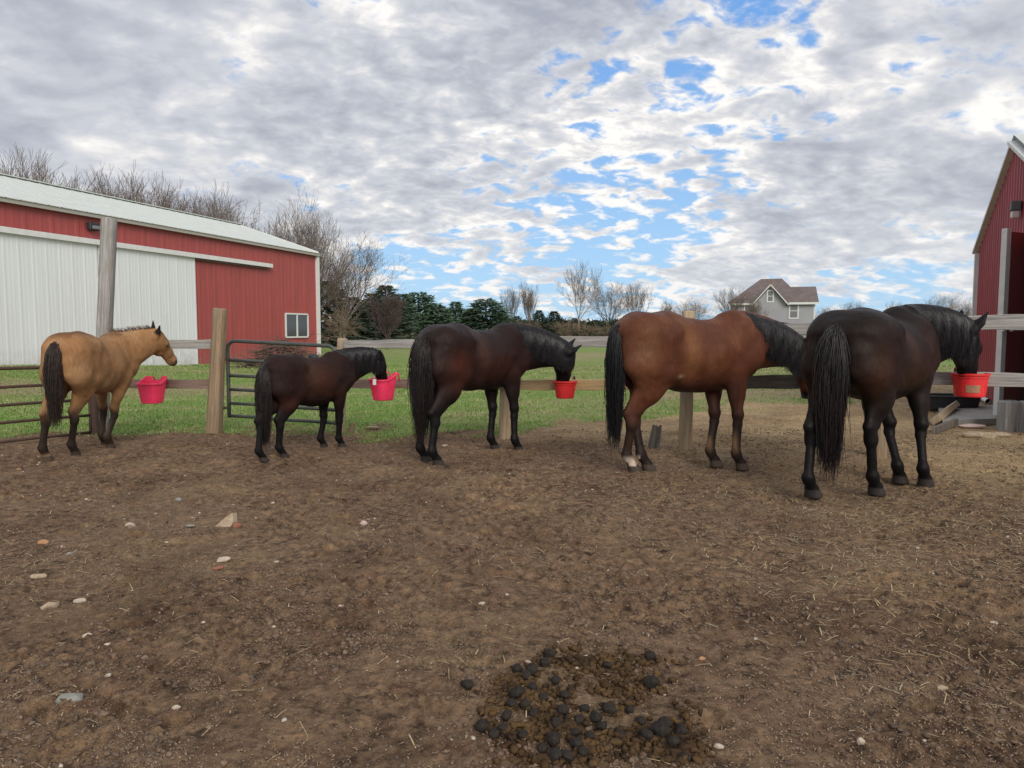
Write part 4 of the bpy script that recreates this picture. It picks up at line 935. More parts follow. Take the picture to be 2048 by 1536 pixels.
horse('tan buckskin horse with dark tail, head raised beside the fence, leftmost', ori, 90, 1.42, hv((152,912),(95,921),(221,896),(211,892)), at(311, 671, 9.22), at(351, 725, 9.56), coat_tan, m_coatd, m_hbrown, m_hmane1, tail=(.97,.095,-.01), mane='up', manelen=.15, legt=1.08, lx=.98, wy=.94, HS=1.10, ear=1.25, jaw=1.45, neckw=.90, seed=3, earrot=.75)
ori = Vector((-2.37, 8.49, -.012))
horse('small shaggy dark brown pony with long tail eating from a pink bucket', ori, 54, 1.165, hv((568,914),(528,922),(684,893),(648,894)), at(755, 713, 9.25), at(772, 780, 9.52), dark_coat((.020,.010,.009),(.060,.021,.013),[((0,.27,1.15),(.25,.2,.25),.8),((-.45,.2,.8),(.15,.2,.12),.8),((.25,.25,.85),(.2,.2,.12),.6)], band=(.055,.028,.018), neck=(.008,.008,.009)), m_coatd, m_htip, m_hblack, tail=(1.20,.14,.0), belly=.04, fat=1.08, legt=1.15, manelen=.40, seed=4, neckw=1.08)
pony = bpy.data.objects['horse.001']
mb = MB(); tA, tB = at(752, 722, 9.17), at(749, 757, 9.19); mb.tube([tA, (tA+tB)/2 + Vector((.004,-.01,0)), tB], .005, 6); mb.build('halter_cord', m_trim, pony)
mb = MB(); q_ = at(749, 764, 9.185); mb.box((q_.x-.021, q_.y-.004, q_.z-.036), (q_.x+.021, q_.y+.004, q_.z+.036)); tg_o = mb.build('halter_tag', m_trim, pony)
mb = MB()
for k_ in range(3): mb.box((q_.x-.013, q_.y-.0065, q_.z-.022+.016*k_), (q_.x+.011, q_.y-.0045, q_.z-.014+.016*k_))
ori = Vector((-.43, 8.24, -.012))
horse('very dark brown horse with low head eating from the round red bucket in the middle', ori, 47, 1.51, hv((876,930),(852,922),(1037,903),(989,899)), at(1134, 704, 8.86), at(1127, 777, 9.07), dark_coat((.016,.0085,.008),(.070,.021,.014),[((-.45,.25,1.05),(.16,.2,.16),.85),((-.42,.2,.82),(.12,.2,.1),.6),((.15,.27,1.0),(.3,.2,.2),.35),((.62,.15,1.0),(.1,.2,.15),.3)], band=(.058,.028,.021), neck=(.008,.008,.010)), m_coat, m_htip, m_hblack, tail=(1.16,.15,-.03), belly=-.02, fat=1.0, manelen=.36, seed=5, earrot=2.0, ear=1.35, neckw=1.05)
ori = Vector((1.80, 7.50, -.012))
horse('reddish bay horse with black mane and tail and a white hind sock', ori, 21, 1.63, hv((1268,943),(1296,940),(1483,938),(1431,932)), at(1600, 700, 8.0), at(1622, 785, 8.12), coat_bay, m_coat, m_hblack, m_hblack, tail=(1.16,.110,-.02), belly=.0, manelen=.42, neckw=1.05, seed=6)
ori = Vector((3.31, 6.66, -.012))
horse('big near-black brown horse at the right eating from the red bucket with worn label', ori, 42, 1.62, hv((1752,988),(1625,992),(1850,970),(1799,964)), at(1930, 662, 7.40), at(1940, 775, 7.63), dark_coat((.0095,.0065,.006),(.042,.018,.011),[((-.60,.25,1.0),(.14,.2,.25),.8),((.0,.28,.95),(.3,.2,.15),.6),((.45,.2,1.15),(.12,.2,.25),.4)], band=(.040,.024,.018), neck=(.006,.006,.008)), m_coat, m_htip, m_hblack, tail=(1.22,.10,.0), belly=.01, fat=1.05, manelen=.46, legt=.92, seed=7, earrot=1.6, ear=1.5, neckw=1.18, wy=1.17, lx=1.03)


# ------------------------------------------------------------------ trees
def tree_paths(H, seed, levels=5, spread=.55, up=.25, trunk_h=.22, r0=None, nb=(4,6), crown=1.0, kill=.0, shape=.75):
    """bare tree: list of (p0, p1, r0, r1, level) segments, trunk at the origin"""
    rg = random.Random(seed); segs = []; r0 = r0 or H*.016
    def branch(p, d, L, r, lv):
        n = 4 if lv < 2 else 3; pts = [p]; 
        for i in range(n):
            d = (d + Vector((rg.gauss(0,1), rg.gauss(0,1), rg.gauss(0,.7)))*(.10 if lv == 0 else .14) + Vector((0,0,up*.35 if lv else 0))).normalized()
            q = pts[-1] + d*(L/n); segs.append((pts[-1], q, r*(1-.55*i/n), r*(1-.55*(i+1)/n), lv)); pts.append(q)
            if lv < levels and (i > 0 or lv > 0):
                for _ in range(1 if rg.random() < .80 else (2 if lv == 1 else 0)):
                    if lv == 0 and i < n*trunk_h*2: continue
                    a = Vector((rg.gauss(0,1), rg.gauss(0,1), rg.gauss(0,.4))); a = (a - d*a.dot(d)).normalized()
                    nd = (d*(1-spread*.55) + a*spread*rg.uniform(.7,1.15) + Vector((0,0,up*.5))).normalized()
                    branch(q, nd, L*rg.uniform(.50,.74), r*(1-.55*(i+1)/n)*.62, lv+1)
        if lv < levels:
            for _ in range(2 if lv < 3 else 1):
                a = Vector((rg.gauss(0,1), rg.gauss(0,1), rg.gauss(0,.3))); nd = (d + a*spread*.45 + Vector((0,0,up*.3))).normalized()
                branch(pts[-1], nd, L*rg.uniform(.5,.72), r*.42, lv+1)
    nk = rg.randint(*nb); t0_ = rg.uniform(0, 6.28)
    for k_ in range(nk):
        th = t0_ + k_*2.4; ph = .08 + (spread*1.25-.08)*((k_+rg.random())/nk)**.8
        nd = Vector((math.cos(th)*math.sin(ph), math.sin(th)*math.sin(ph), math.cos(ph)))
        branch(Vector((0,0,H*trunk_h*rg.uniform(.7,1.15))), nd, H*shape*rg.uniform(.42,.56), r0*rg.uniform(.45,.65), 1)
    return segs
def segs_mesh(segs, minr):
    n = len(segs); A_ = np.array([list(s[0]) for s in segs]); B_ = np.array([list(s[1]) for s in segs]); ra = np.maximum([s[2] for s in segs], minr); rb = np.maximum([s[3] for s in segs], minr*.75)
    d = B_-A_; d /= np.linalg.norm(d,axis=1,keepdims=True)+1e-9; a = np.cross(d, [.31,.2,.93]); a /= np.linalg.norm(a,axis=1,keepdims=True)+1e-9; b_ = np.cross(d,a)
    V_ = []
    for base_, r_ in ((A_, ra), (B_, rb)):
        for q in (0,2.094,4.188): V_.append(base_ + r_[:,None]*(a*math.cos(q)+b_*math.sin(q)))
    V_ = np.stack(V_,1).reshape(-1,3); o_ = np.arange(n)[:,None]*6
    F_ = np.concatenate([o_+np.array([[0,1,4,3]]), o_+np.array([[1,2,5,4]]), o_+np.array([[2,0,3,5]])])
    return V_, F_
def bare_tree(name, H, seed, mat, label, cat='tree', group=None, minr=.011, **kw):
    sg = tree_paths(H, seed, **kw); zs = max(s[1].z for s in sg); k_ = H/zs
    sg = [(s[0]*k_, s[1]*k_, s[2]*k_, s[3]*k_, s[4]) for s in sg]
    r_ = empty(name, (0,0,0), label, cat, group)
    tr = MB(); rg = random.Random(seed); th_ = H*kw.get('trunk_h', .22)*1.18*k_; rr = (kw.get('r0') or H*.016)
    pts = [Vector((rg.uniform(-.02,.02)*H*.3*i/4, rg.uniform(-.02,.02)*H*.3*i/4, -.2 + (th_+.2)*i/4)) for i in range(5)]
    tr.tube(pts, [rr*(1.35, 1.05, .95, .85, .7)[i] for i in range(5)], 10); tr.build('trunk', m_bark if mat is not m_twigt else mat, r_, smooth=True)
    V_, F_ = segs_mesh(sg, minr); part('crown', V_, F_, mat, r_); return r_
def place(root, px, Y, label, group=None, rot=0.0, sc=1.0, base=None, first=[]):
    o = root if root not in first else copy_tree(root)
    if o is root: first.append(root)
    x = XatY(px, Y); o.location = (x, Y, float(T(x, Y)) - .05); o.rotation_euler = (0,0,rot); o.scale = (sc,)*3 if not hasattr(sc, '__len__') else sc
    o['label'] = label
    if group: o['group'] = group
    return o
def Htop(py, Y, px=1024): return at(px, py, Y).z - float(T(XatY(px, Y), Y))
GB = 'bare trees behind the white and red barn'; GF = 'bare trees in the far tree line'; GE = 'evergreens in the far tree line'
v1 = bare_tree('bare_tree', 10, 11, m_twig, 'x', levels=5, nb=(6,7), spread=.45, up=.42, minr=.0088)
v2 = bare_tree('bare_tree', 10, 22, m_twig, 'x', levels=5, nb=(6,7), spread=.5, up=.38, minr=.0088)
v3 = bare_tree('bare_tree', 10, 35, m_twig, 'x', levels=5, spread=.72, up=.15, trunk_h=.18, nb=(8,9), minr=.0088)
VS = (v1, v2, v3)
for i_, (px, py, nm) in enumerate([(12, 300, 'tall thin bare tree showing above the barn roof at the far left'), (75, 306, 'bare tree above the roof ridge, second from the left'), (165, 342, 'low bare tree above the roof, between the post and the left pair'), (248, 342, 'dense bare tree above the barn roof right of the tall post'),
        (318, 350, 'bare tree above the middle of the barn roof'), (392, 362, 'bare tree above the roof, left of the small gap'), (474, 392, 'small bare tree above the sloping end of the roof')]):
    Yt = 56 + (i_*37 % 11); place(VS[i_ % 3], px, Yt, nm, GB, rot=i_*1.7, sc=Htop(py, Yt, px)/9.6)
for i_, (px, py, nm) in enumerate([(205, 352, 'bare tree crown right above the tall square post'), (285, 352, 'bare tree crown left of the middle of the barn roof'), (432, 380, 'bare tree crown left of the small last one above the roof')]):
    Yt = 66 + (i_*29 % 9); place(VS[(i_+1) % 3], px, Yt, nm, GB, rot=i_*2.1+.7, sc=Htop(py, Yt, px)/9.8)
big = bare_tree('bare_tree', 14, 57, m_twig, 'x', levels=5, spread=.62, up=.45, trunk_h=.14, nb=(13,14), minr=.0088, r0=.24)
Yt = 56; place(big, 598, Yt, 'largest bare tree, fan-shaped, rising behind the right end of the red barn', GB, sc=Htop(364, Yt, 598)/14)
big2 = bare_tree('bare_tree', 11, 66, m_twig, 'x', levels=5, spread=.66, up=.22, trunk_h=.2, nb=(10,11), minr=.0088, r0=.2)
Yt = 60; place(big2, 688, Yt, 'wide bare tree right of the barn corner in front of the evergreens', GB, sc=Htop(452, Yt, 688)/11)
pt_ = bare_tree('bare_tree', 4.2, 71, m_twigp, 'x', levels=5, spread=.55, up=.30, trunk_h=.18, nb=(7,8), minr=.0088, r0=.09)
Yt = 52; place(pt_, 775, Yt, 'round-crowned purple grey bare tree in front of the evergreens', rot=1, sc=Htop(577, Yt, 775)/4.2)
sm = bare_tree('bare_tree', 3.6, 83, m_twigt, 'x', levels=4, spread=.85, up=-.12, trunk_h=.45, nb=(7,8), minr=.0088, r0=.085, shape=.9)
place(sm, 681, 45, 'small tan spreading bare tree just right of the white barn corner', rot=.4, sc=Htop(590, 45, 681)/3.6)
tall = bare_tree('bare_tree', 12, 91, m_twigt, 'x', levels=5, spread=.50, up=.22, trunk_h=.30, nb=(4,5), minr=.012, r0=.15)
Yt = 92; place(tall, 1157, Yt, 'tallest pale trunked bare tree in the middle of the far tree line', sc=Htop(514, Yt, 1157)/12)
for i_, (px, py, Yt, nm) in enumerate([(1022, 568, 118, 'thin bare tree behind the evergreens left of centre'), (1062, 556, 118, 'round bare tree behind the evergreens left of the tallest one'), (1218, 552, 105, 'broad bare tree right of the tallest pale trunked tree'), (1272, 556, 108, 'broad bare tree above the left side of the bay horse'),
        (1340, 596, 125, 'low bare tree left of the round post above the bay horse'), (1384, 590, 125, 'low bare tree behind the round post above the bay horse'), (1466, 566, 84, 'bare tree at the left side of the grey house'), (1512, 592, 82, 'pale bare tree in front of the grey house'),
        (1652, 606, 118, 'small bare tree at the right side of the grey house'), (1706, 597, 118, 'low bare tree between the house and the black horse'), (1784, 598, 118, 'low bare tree above the rump of the black horse'), (1892, 578, 96, 'round bare tree left of the dark red barn end'), (1938, 604, 104, 'small bare tree half hidden by the dark red barn end')]):
    place(VS[(i_*2+1) % 3], px, Yt, nm, GF, rot=i_*2.3+.5, sc=(Htop(py, Yt, px)/10*(1.15 if i_ > 3 else .95),)*2 + (Htop(py, Yt, px)/10,))
# tan scrub in front of the evergreens
scr = bare_tree('bare_shrub', 3.0, 101, m_twigt, 'x', cat='shrub', levels=4, spread=.9, up=.1, trunk_h=.06, nb=(9,10), minr=.014, r0=.05)
for i_, (px, py, nm) in enumerate([(1012, 622, 'tan bare shrub under the thin tree left of centre'), (1052, 630, 'tan bare shrub left of the pointed dark evergreen'), (1135, 628, 'tan bare shrub left of the tallest pale trunk'), (1178, 636, 'tan bare shrub right of the tallest pale trunk'), (1212, 640, 'tan bare shrub beside the rump of the bay horse')]):
    place(scr, px, 88 + i_*1.3, nm, 'tan shrubs along the far tree line', rot=i_*1.9, sc=(Htop(py, 88, px)/3*1.2,)*2 + (Htop(py, 88, px)/3,))

# evergreens: trunk and crown of many needle sprays
def conifer(H, Rr, seed, mat, n=5200, top=.8):
    rg = np.random.default_rng(seed); r_ = empty('spruce_tree', (0,0,0), 'x', 'tree', GE)
    tr = MB(); tr.tube([(0,0,-.2),(0,0,H*.5),(0,0,H*.93)], [H*.022, H*.014, H*.004], 8); tr.build('trunk', m_bark, r_)
    nl = int(H*5.2); segs_ = []
    c = []; dvec = []
    for l in range(nl):
        h_ = H*(.04 + .94*(l/nl)); k_ = 1 - h_/H; rad_ = Rr*(k_**top)*rg.uniform(.78,1.12); nb_ = int(9 + 8*k_); a0 = rg.uniform(0,6.28)
        for b_ in range(nb_):
            a_ = a0 + 6.28*b_/nb_ + rg.normal(0,.15); rr = rad_*rg.uniform(.70,1.12); m_ = max(3, int(rr/.17))
            for j in range(m_):
                f_ = (j+.6)/m_; 
                if f_ < .30: continue
                for q in range(3):
                    off_a = rg.normal(0,.11)*f_; z_ = h_ - rr*f_*.22 + rr*.16*f_**2 + rg.normal(0,.05)
                    c.append((rr*f_*math.cos(a_+off_a), rr*f_*math.sin(a_+off_a), z_)); dvec.append((math.cos(a_+off_a+rg.normal(0,.7)), math.sin(a_+off_a+rg.normal(0,.7)), rg.normal(.05,.35)))
    c = np.array(c); d = np.array(dvec); d /= np.linalg.norm(d,axis=1,keepdims=True); N = len(c)
    s_ = np.cross(d, rg.normal(0,1,(N,3))); s_ /= np.linalg.norm(s_,axis=1,keepdims=True); L_ = rg.uniform(.14,.30,N)[:,None]*(H/7)**.5; w_ = L_*rg.uniform(.22,.4,(N,1))
    V_ = np.stack([c - s_*w_, c + s_*w_, c + d*L_*1.2 + s_*w_*.3, c + d*L_*1.2 - s_*w_*.3], 1).reshape(-1,3); F_ = np.arange(N*4).reshape(-1,4)
    part('crown', V_, F_, mat, r_); return r_
c1 = conifer(7, 2.3, 1, m_spruce, top=.62); c2 = conifer(7, 2.7, 2, m_spruce, top=.5); c3 = conifer(6, 2.2, 3, m_spruced, top=.7)
CS = [(655, 556, 62, 1, 2, 'dark pointed evergreen next to the white barn corner'), (706, 590, 66, 1.1, 2, 'dark wide evergreen behind the small tan tree'), (744, 582, 70, 1.0, 2, 'dark evergreen left of the purple grey tree'), (772, 566, 74, 1.0, 2, 'tall dark evergreen right behind the purple grey tree'),
      (806, 584, 80, 1.0, 0, 'green spruce right of the purple grey tree'), (838, 580, 84, 1.1, 1, 'bluish green spruce with a tall crown above the dark horse’s rump'), (874, 606, 82, 1.2, 1, 'low broad spruce between two taller blue green ones'), (912, 600, 86, 1.0, 0, 'pointed spruce standing above the dark horse’s back'),
      (940, 616, 86, 1.1, 0, 'short spruce filling the gap left of the broad pyramid spruce'), (972, 594, 86, 1.35, 1, 'broad pyramid spruce above the dark horse’s withers'), (1004, 622, 92, 1.2, 2, 'short dark spruce right of the broad pyramid spruce'), (1034, 630, 100, 1.1, 2, 'dark low evergreen under the thin bare tree'), (1078, 618, 104, .9, 2, 'pointed dark evergreen under the round bare tree'),
      (1108, 620, 98, 1.1, 2, 'dark round evergreen left of the tallest bare tree'), (1150, 634, 104, 1.1, 2, 'low dark evergreen behind the tallest pale trunk'), (1190, 638, 104, 1.1, 2, 'low dark evergreen right of the tallest pale trunk'), (1232, 640, 108, 1.2, 2, 'low dark evergreen behind the rump of the bay horse'),
      (1292, 645, 112, 1.2, 2, 'low dark evergreen hidden behind the bay horse’s rump'), (1402, 640, 104, .6, 2, 'tiny dark evergreen by the garage roof of the grey house')]
for i_, (px, py, Yt, wf_, kind, nm) in enumerate(CS):
    src = (c1, c2, c3)[kind]; Hs = (7, 7, 6)[kind]; k_ = Htop(py, Yt, px)/Hs; place(src, px, Yt, nm, GE, rot=i_*1.3, sc=(k_*wf_*1.85, k_*wf_*1.85, k_))
# dark hedge layer at the foot of the line
rg = np.random.default_rng(5); N = 26000
hx = rg.uniform(XatY(640, 84), XatY(1340, 110), N); hy = 96 + rg.normal(0, 4, N) + (hx+8)*.25; hz = T(hx, hy) + rg.uniform(0, 1, N)**1.4*(1.5 + 1.1*fbm(hx*.4, hy*.4, o=3, seed=8))
c_ = np.stack([hx, hy, hz], 1); d = rg.normal(0,1,(N,3)); d /= np.linalg.norm(d,axis=1,keepdims=True); s_ = np.cross(d, rg.normal(0,1,(N,3))); s_ /= np.linalg.norm(s_,axis=1,keepdims=True)
V_ = np.stack([c_-s_*.12, c_+s_*.12, c_+d*.45+s_*.03, c_+d*.45-s_*.03], 1).reshape(-1,3)
tag(part('undergrowth', V_, np.arange(N*4).reshape(-1,4), leafmat('undergrowth', (.020,.034,.022), (.050,.060,.036), (.060,.048,.034))), 'dark evergreen undergrowth along the foot of the far tree line', 'undergrowth', kind='stuff')

# ------------------------------------------------------------------ grey house
HY = 95.0; hs = HY/F; hX = lambda px: XatY(px, HY); hZ = lambda py: at(1024, py, HY).z
gz0 = float(T(35, HY))
house = empty('house', (hX(1550), HY+4, gz0), 'grey two-storey house with hip roof and white-trimmed front gable', 'house')
mb = MB(); x0, x1 = hX(1470), hX(1632); ze = hZ(607)
mb.box((x0, HY, gz0-.3), (x1, HY+9.5, ze)); mb.box((hX(1517), HY-.8, gz0-.3), (hX(1577), HY+.01, ze-.02)); 
zg_ = hZ(575); mb.add([(hX(1519), HY-.8, ze-.02), (hX(1575), HY-.8, ze-.02), (hX(1547), HY-.8, zg_-.12)], [(0,1,2)])
mb.build('wall', m_house, house)
mb = MB(); mb.box((x1-9.4+9.2, HY+.5, ze-.01), (x1-.02, HY+6.5, ze+.01))
gx = x1 - .1; mb = MB(); mb.add([(gx, HY+.3, ze-.02), (gx, HY+5.2, ze-.02), (gx, HY+2.7, hZ(580))], [(0,1,2)]); mb.build('gable_wall', m_house, house)
mb = MB(); ov = .45; zt_ = hZ(556); zb2 = ze-.05; xa, xb = x0-ov, hX(1610)+ov; ya, yb_ = HY-ov, HY+9.9
r1, r2 = (hX(1527), HY+4.7, zt_), (hX(1569), HY+4.7, zt_)
mb.add([(xa,ya,zb2),(xb,ya,zb2),(xb,yb_,zb2),(xa,yb_,zb2), r1, r2], [(0,1,5,4),(1,2,5),(2,3,4,5),(3,0,4),(0,3,2,1)])
mb.build('roof', m_shingle, house)
mb = MB(); zr = hZ(575); rr1, rr2 = (hX(1585), HY+2.7, zr), (x1+ov*.4, HY+2.7, zr); mb.add([(hX(1560), HY-ov, zb2+.03), (x1+ov, HY-ov, zb2+.03), rr2, rr1, (x1+ov, HY+6, zb2+.03), (hX(1560), HY+6, zb2+.03)], [(0,1,2,3), (3,2,4,5)]); mb.build('roof', m_shingle, house)
mb = MB(); zp = hZ(571.5); mb.add([(hX(1512), HY-1.25, ze-.25), (hX(1547), HY-1.25, zp), (hX(1547), HY+2.6, zp), (hX(1512), HY+1.2, ze-.25), (hX(1582), HY-1.25, ze-.25), (hX(1582), HY+1.2, ze-.25)], [(0,1,2,3),(1,4,5,2)]); mb.build('roof', m_shingle, house)
mb = MB(); beamv(mb, (hX(1512), HY-1.28, ze-.35), (hX(1547), HY-1.28, zp-.10), .12, .26, up=Vector((0,1,0))); mb.build('gable_trim', m_trim, house)
mb = MB(); beamv(mb, (hX(1547.2), HY-1.27, zp-.10), (hX(1582), HY-1.27, ze-.35), .12, .26, up=Vector((0,1,0))); mb.build('gable_trim', m_trim, house)
mb = MB(); mb.box((hX(1582), HY-ov-.06, ze-.28), (x1+ov, HY-ov+.12, ze-.02)); mb.build('eave_trim', m_trim, house)
mb = MB(); mb.box((x0-ov, HY-ov-.06, ze-.28), (hX(1514), HY-ov+.12, ze-.06)); mb.build('eave_trim', m_trim, house)
mb = MB(); mb.box((x1-.16, HY-.05, gz0), (x1+.04, HY+.16, ze-.29)); mb.build('corner_trim', m_trim, house)
mb = MB(); mb.box((hX(1545), HY-1.3, zp-.02), (hX(1549.5), HY-1.0, zp+.30)); mb.build('finial', simple('copper', (.25,.10,.07), .7), house)
def hwin(pa_, pb_, ya_, yb2, Yf):
    xa_, xb_, za_, zb3 = hX(pa_), hX(pb_), hZ(yb2), hZ(ya_); fr = MB(); t_ = .16
    fr.box((xa_, Yf-.06, za_), (xb_, Yf+.02, za_+t_)); fr.box((xa_, Yf-.06, zb3-t_), (xb_, Yf+.02, zb3)); fr.box((xa_, Yf-.058, za_+t_), (xa_+t_, Yf+.02, zb3-t_)); fr.box((xb_-t_, Yf-.058, za_+t_), (xb_, Yf+.02, zb3-t_))
    zc = (za_+zb3)/2; fr.box((xa_+t_, Yf-.05, zc-.04), (xb_-t_, Yf+.02, zc+.04)); w_ = fr.build('window', m_trim, house)
    pn = MB(); pn.add([(xa_+t_, Yf-.02, za_+t_), (xb_-t_, Yf-.02, za_+t_), (xb_-t_, Yf-.02, zb3-t_), (xa_+t_, Yf-.02, zb3-t_)], [(0,1,2,3)]); pn.build('pane', m_pane, w_)
hwin(1583, 1602, 608, 639, HY); hwin(1540, 1554, 583, 607, HY-.8); hwin(1496, 1514, 611, 640, HY)
mb = MB(); zq = hZ(638); za2 = hZ(653); Yp = HY-3.2
pX = lambda px: XatY(px, Yp); mb.add([(pX(1535), Yp, za2), (pX(1556), Yp, zq-.15), (pX(1556), HY, zq-.1), (pX(1535), HY, za2), (pX(1630), Yp+.2, za2), (pX(1630), HY, za2+.1)], [(0,1,2,3), (1,4,5,2)]); mb.build('porch_roof', m_shingle, house)
mb = MB(); beamv(mb, (pX(1556), Yp-.05, zq-.15), (pX(1592), Yp-.05, za2-.05), .1, .2, up=Vector((0,1,0))); mb.build('porch_trim', m_trim, house)
mb = MB(); mb.box((pX(1538), Yp+.1, gz0), (pX(1622), HY-.02, za2-.1)); mb.build('porch_wall', simple('tan_house', (.30,.28,.23), .85, noise=.1), house)
house.rotation_euler = (0, 0, R(-19.5)); house.scale = (.98, .98, 1.03); house.location.x += .9
gar = empty('garage', (XatY(1430, HY+3), HY+3, gz0), 'low garage with dark roof left of the grey house', 'garage'); Yg = HY-1; gX = lambda px: XatY(px, Yg)
mb = MB(); mb.box((gX(1388), Yg, gz0-.3), (gX(1466), Yg+7, hZ(653))); mb.build('wall', m_house, gar)
mb = MB(); mb.add([(gX(1382), Yg-.5, hZ(654)), (gX(1468), Yg-.5, hZ(654)), (gX(1466), Yg+3.5, hZ(638.5)), (gX(1394), Yg+3.5, hZ(638.5)), (gX(1468), Yg+7.5, hZ(654)), (gX(1382), Yg+7.5, hZ(654))], [(0,1,2,3),(2,4,5,3),(0,3,5)]); mb.build('roof', m_shingle, gar)
mb = MB(); beamv(mb, (gX(1382), Yg-.56, hZ(655)), (gX(1468), Yg-.56, hZ(655)), .1, .2, up=Vector((0,0,1))); mb.build('eave_trim', m_trim, gar)

# ------------------------------------------------------------------ things by the right barn
sl_b = gp(1900, 846)
mb = MB(); pq = [gp(1885, 850), gp(1992, 846), gp(1992, 818), gp(1875, 818)]
vb = [p_ + upz*.0 for p_ in pq] + [p_ + upz*.07 for p_ in pq]; mb.add([v - upz*.03 if i < 4 else v for i, v in enumerate(vb)], [(0,1,5,4),(1,2,6,5),(2,3,7,6),(3,0,4,7),(4,5,6,7)])
sb = mb.build('concrete_slab', m_concrete, base=pq[0]); tag(sb, 'low grey concrete slab in front of the dark red barn', 'slab')
tp = at(1905, 818, 12.9); tp.z = .0
tr_ = empty('rubber_trough', tp, 'black rubber trough on the ground below the red bucket at the right', 'trough')
mb = MB(); tw = [(.50,.06),(.54,.07),(.60,.34),(.66,.36),(.66,.385),(.56,.385),(.50,.10),(.001,.09)]
Mt = Matrix.Translation(Vector((tp.x-.05, tp.y, .0))) @ Matrix.Diagonal((.85,.55,.72,1)); mb.lathe(tw, M=Mt, n=28); mb.build('tub', m_blackp, tr_, smooth=False)
for k, (xa, ya, xb, yb4, nm) in enumerate(((1949, 792, 1976, 808, 'white plastic pipe lying nearer the trough'), (1958, 786, 1990, 806, 'white plastic pipe lying along the foot of the red barn wall'))):
    a_ = gp(xa, ya); b4 = gp(xb, yb4); mb = MB(); a_.z = .05; b4.z = .05; dd_ = (b4-a_).normalized()
    mb.tube([a_, b4], .05, 14, cap=False); mb.tube([b4, a_], .043, 14, cap=False); o = mb.build('plastic_pipe', m_trim, smooth=True, base=a_); tag(o, nm, 'pipe', 'white pipes beside the right barn')
rgr = random.Random(9)
def rock(name, loc, sx, sy, sz, mat, label, cat='rock', group=None, seed=0, rot=0, sub=3, rough=.22, parent=None):
    import bmesh as _b
    bm = _b.new(); _b.ops.create_icosphere(bm, subdivisions=sub, radius=1)
    co = np.array([v.co[:] for v in bm.verts]); n = fbm(co[:,0]*1.3+seed*3.1, co[:,1]*1.3, co[:,2]*1.3, 3, seed) - .5; n2 = fbm(co[:,0]*4+seed, co[:,1]*4, co[:,2]*4, 2, seed+9) - .5
    co = co*(1 + rough*2*n + rough*.5*n2)[:,None]; pl = np.random.default_rng(seed).normal(0,1,(7,3)); pl /= np.linalg.norm(pl,axis=1,keepdims=True)
    for q in pl: dq = co@q; co = co - np.maximum(dq-(.70 if name == 'stone' else .72),0)[:,None]*q
    co *= [sx, sy, sz]; c_, s_ = math.cos(rot), math.sin(rot); co = np.stack([co[:,0]*c_-co[:,1]*s_, co[:,0]*s_+co[:,1]*c_, co[:,2]],1)
    fs = [[v.index for v in f.verts] for f in bm.faces]; bm.free()
    o = part(name, [tuple(v) for v in co], fs, mat, parent, M=Matrix.Translation(Vector(loc)), smooth=True)
    if parent is None: tag(o, label, cat, group)
    return o
m_rtan = simple('stone_tan', (.42,.33,.23), .9, .2, col2=(.25,.19,.13), nscale=22, bump=.3)
m_rcream = simple('stone_cream', (.50,.43,.34), .9, .2, col2=(.30,.24,.18), nscale=22, bump=.3)
m_rblue = simple('stone_blue_grey', (.20,.20,.175), .9, .15, col2=(.27,.27,.24), nscale=30, bump=.3)
m_rorange = simple('stone_orange', (.42,.23,.11), .85, .2, col2=(.30,.16,.09), nscale=30, bump=.3)
m_rred = simple('stone_red', (.30,.12,.08), .9, .2, col2=(.20,.09,.06), nscale=30, bump=.3)
m_rgrey = simple('stone_grey', (.27,.26,.25), .85, .2, col2=(.18,.17,.16), nscale=22, bump=.3)
m_rpink = simple('stone_pink', (.52,.40,.36), .85, .2, col2=(.40,.30,.27), nscale=22, bump=.3)
q = gp(1893, 846); 
bb_ = MB(); Mq, Lq = frame_along(gp(1872, 848) + upz*.06, gp(1907, 826) + upz*.13); bb_.box((-.05,-.09,0),(.05,.09,Lq), Mq @ Matrix.Rotation(.9,4,'Z'), .01); tag(bb_.build('wood_chunk', m_wtan, base=q), 'tilted weathered timber chunk at the edge of the concrete slab', 'timber')
bb_ = MB(); Mq, Lq = frame_along(gp(1868, 868) + upz*.05, gp(1912, 850) + upz*.05); bb_.box((-.03,-.05,0),(.03,.05,Lq), Mq, .006); tag(bb_.build('wood_chunk', m_wdark, base=gp(1890, 860)), 'dark timber strip lying flat below the concrete slab edge', 'timber')
rock('rock', gp(1960, 874) + upz*.02, .22, .10, .07, m_rtan, 'flat tan rock on the straw right of the black horse', seed=4)
rock('rock', gp(2000, 871) + upz*.01, .14, .08, .04, m_rtan, 'smaller tan rock right of the flat one by the blocks', seed=6)
rock('rock', gp(745, 856) + upz*.01,   .12, .07, .02, m_rtan, 'flat pale rock at the grass edge right of the small stub', seed=8)
rock('rock', gp(1945, 853) + upz*.01, .20, .07, .03, m_rpink, 'pale flat rock at the corner of the concrete slab', seed=9)

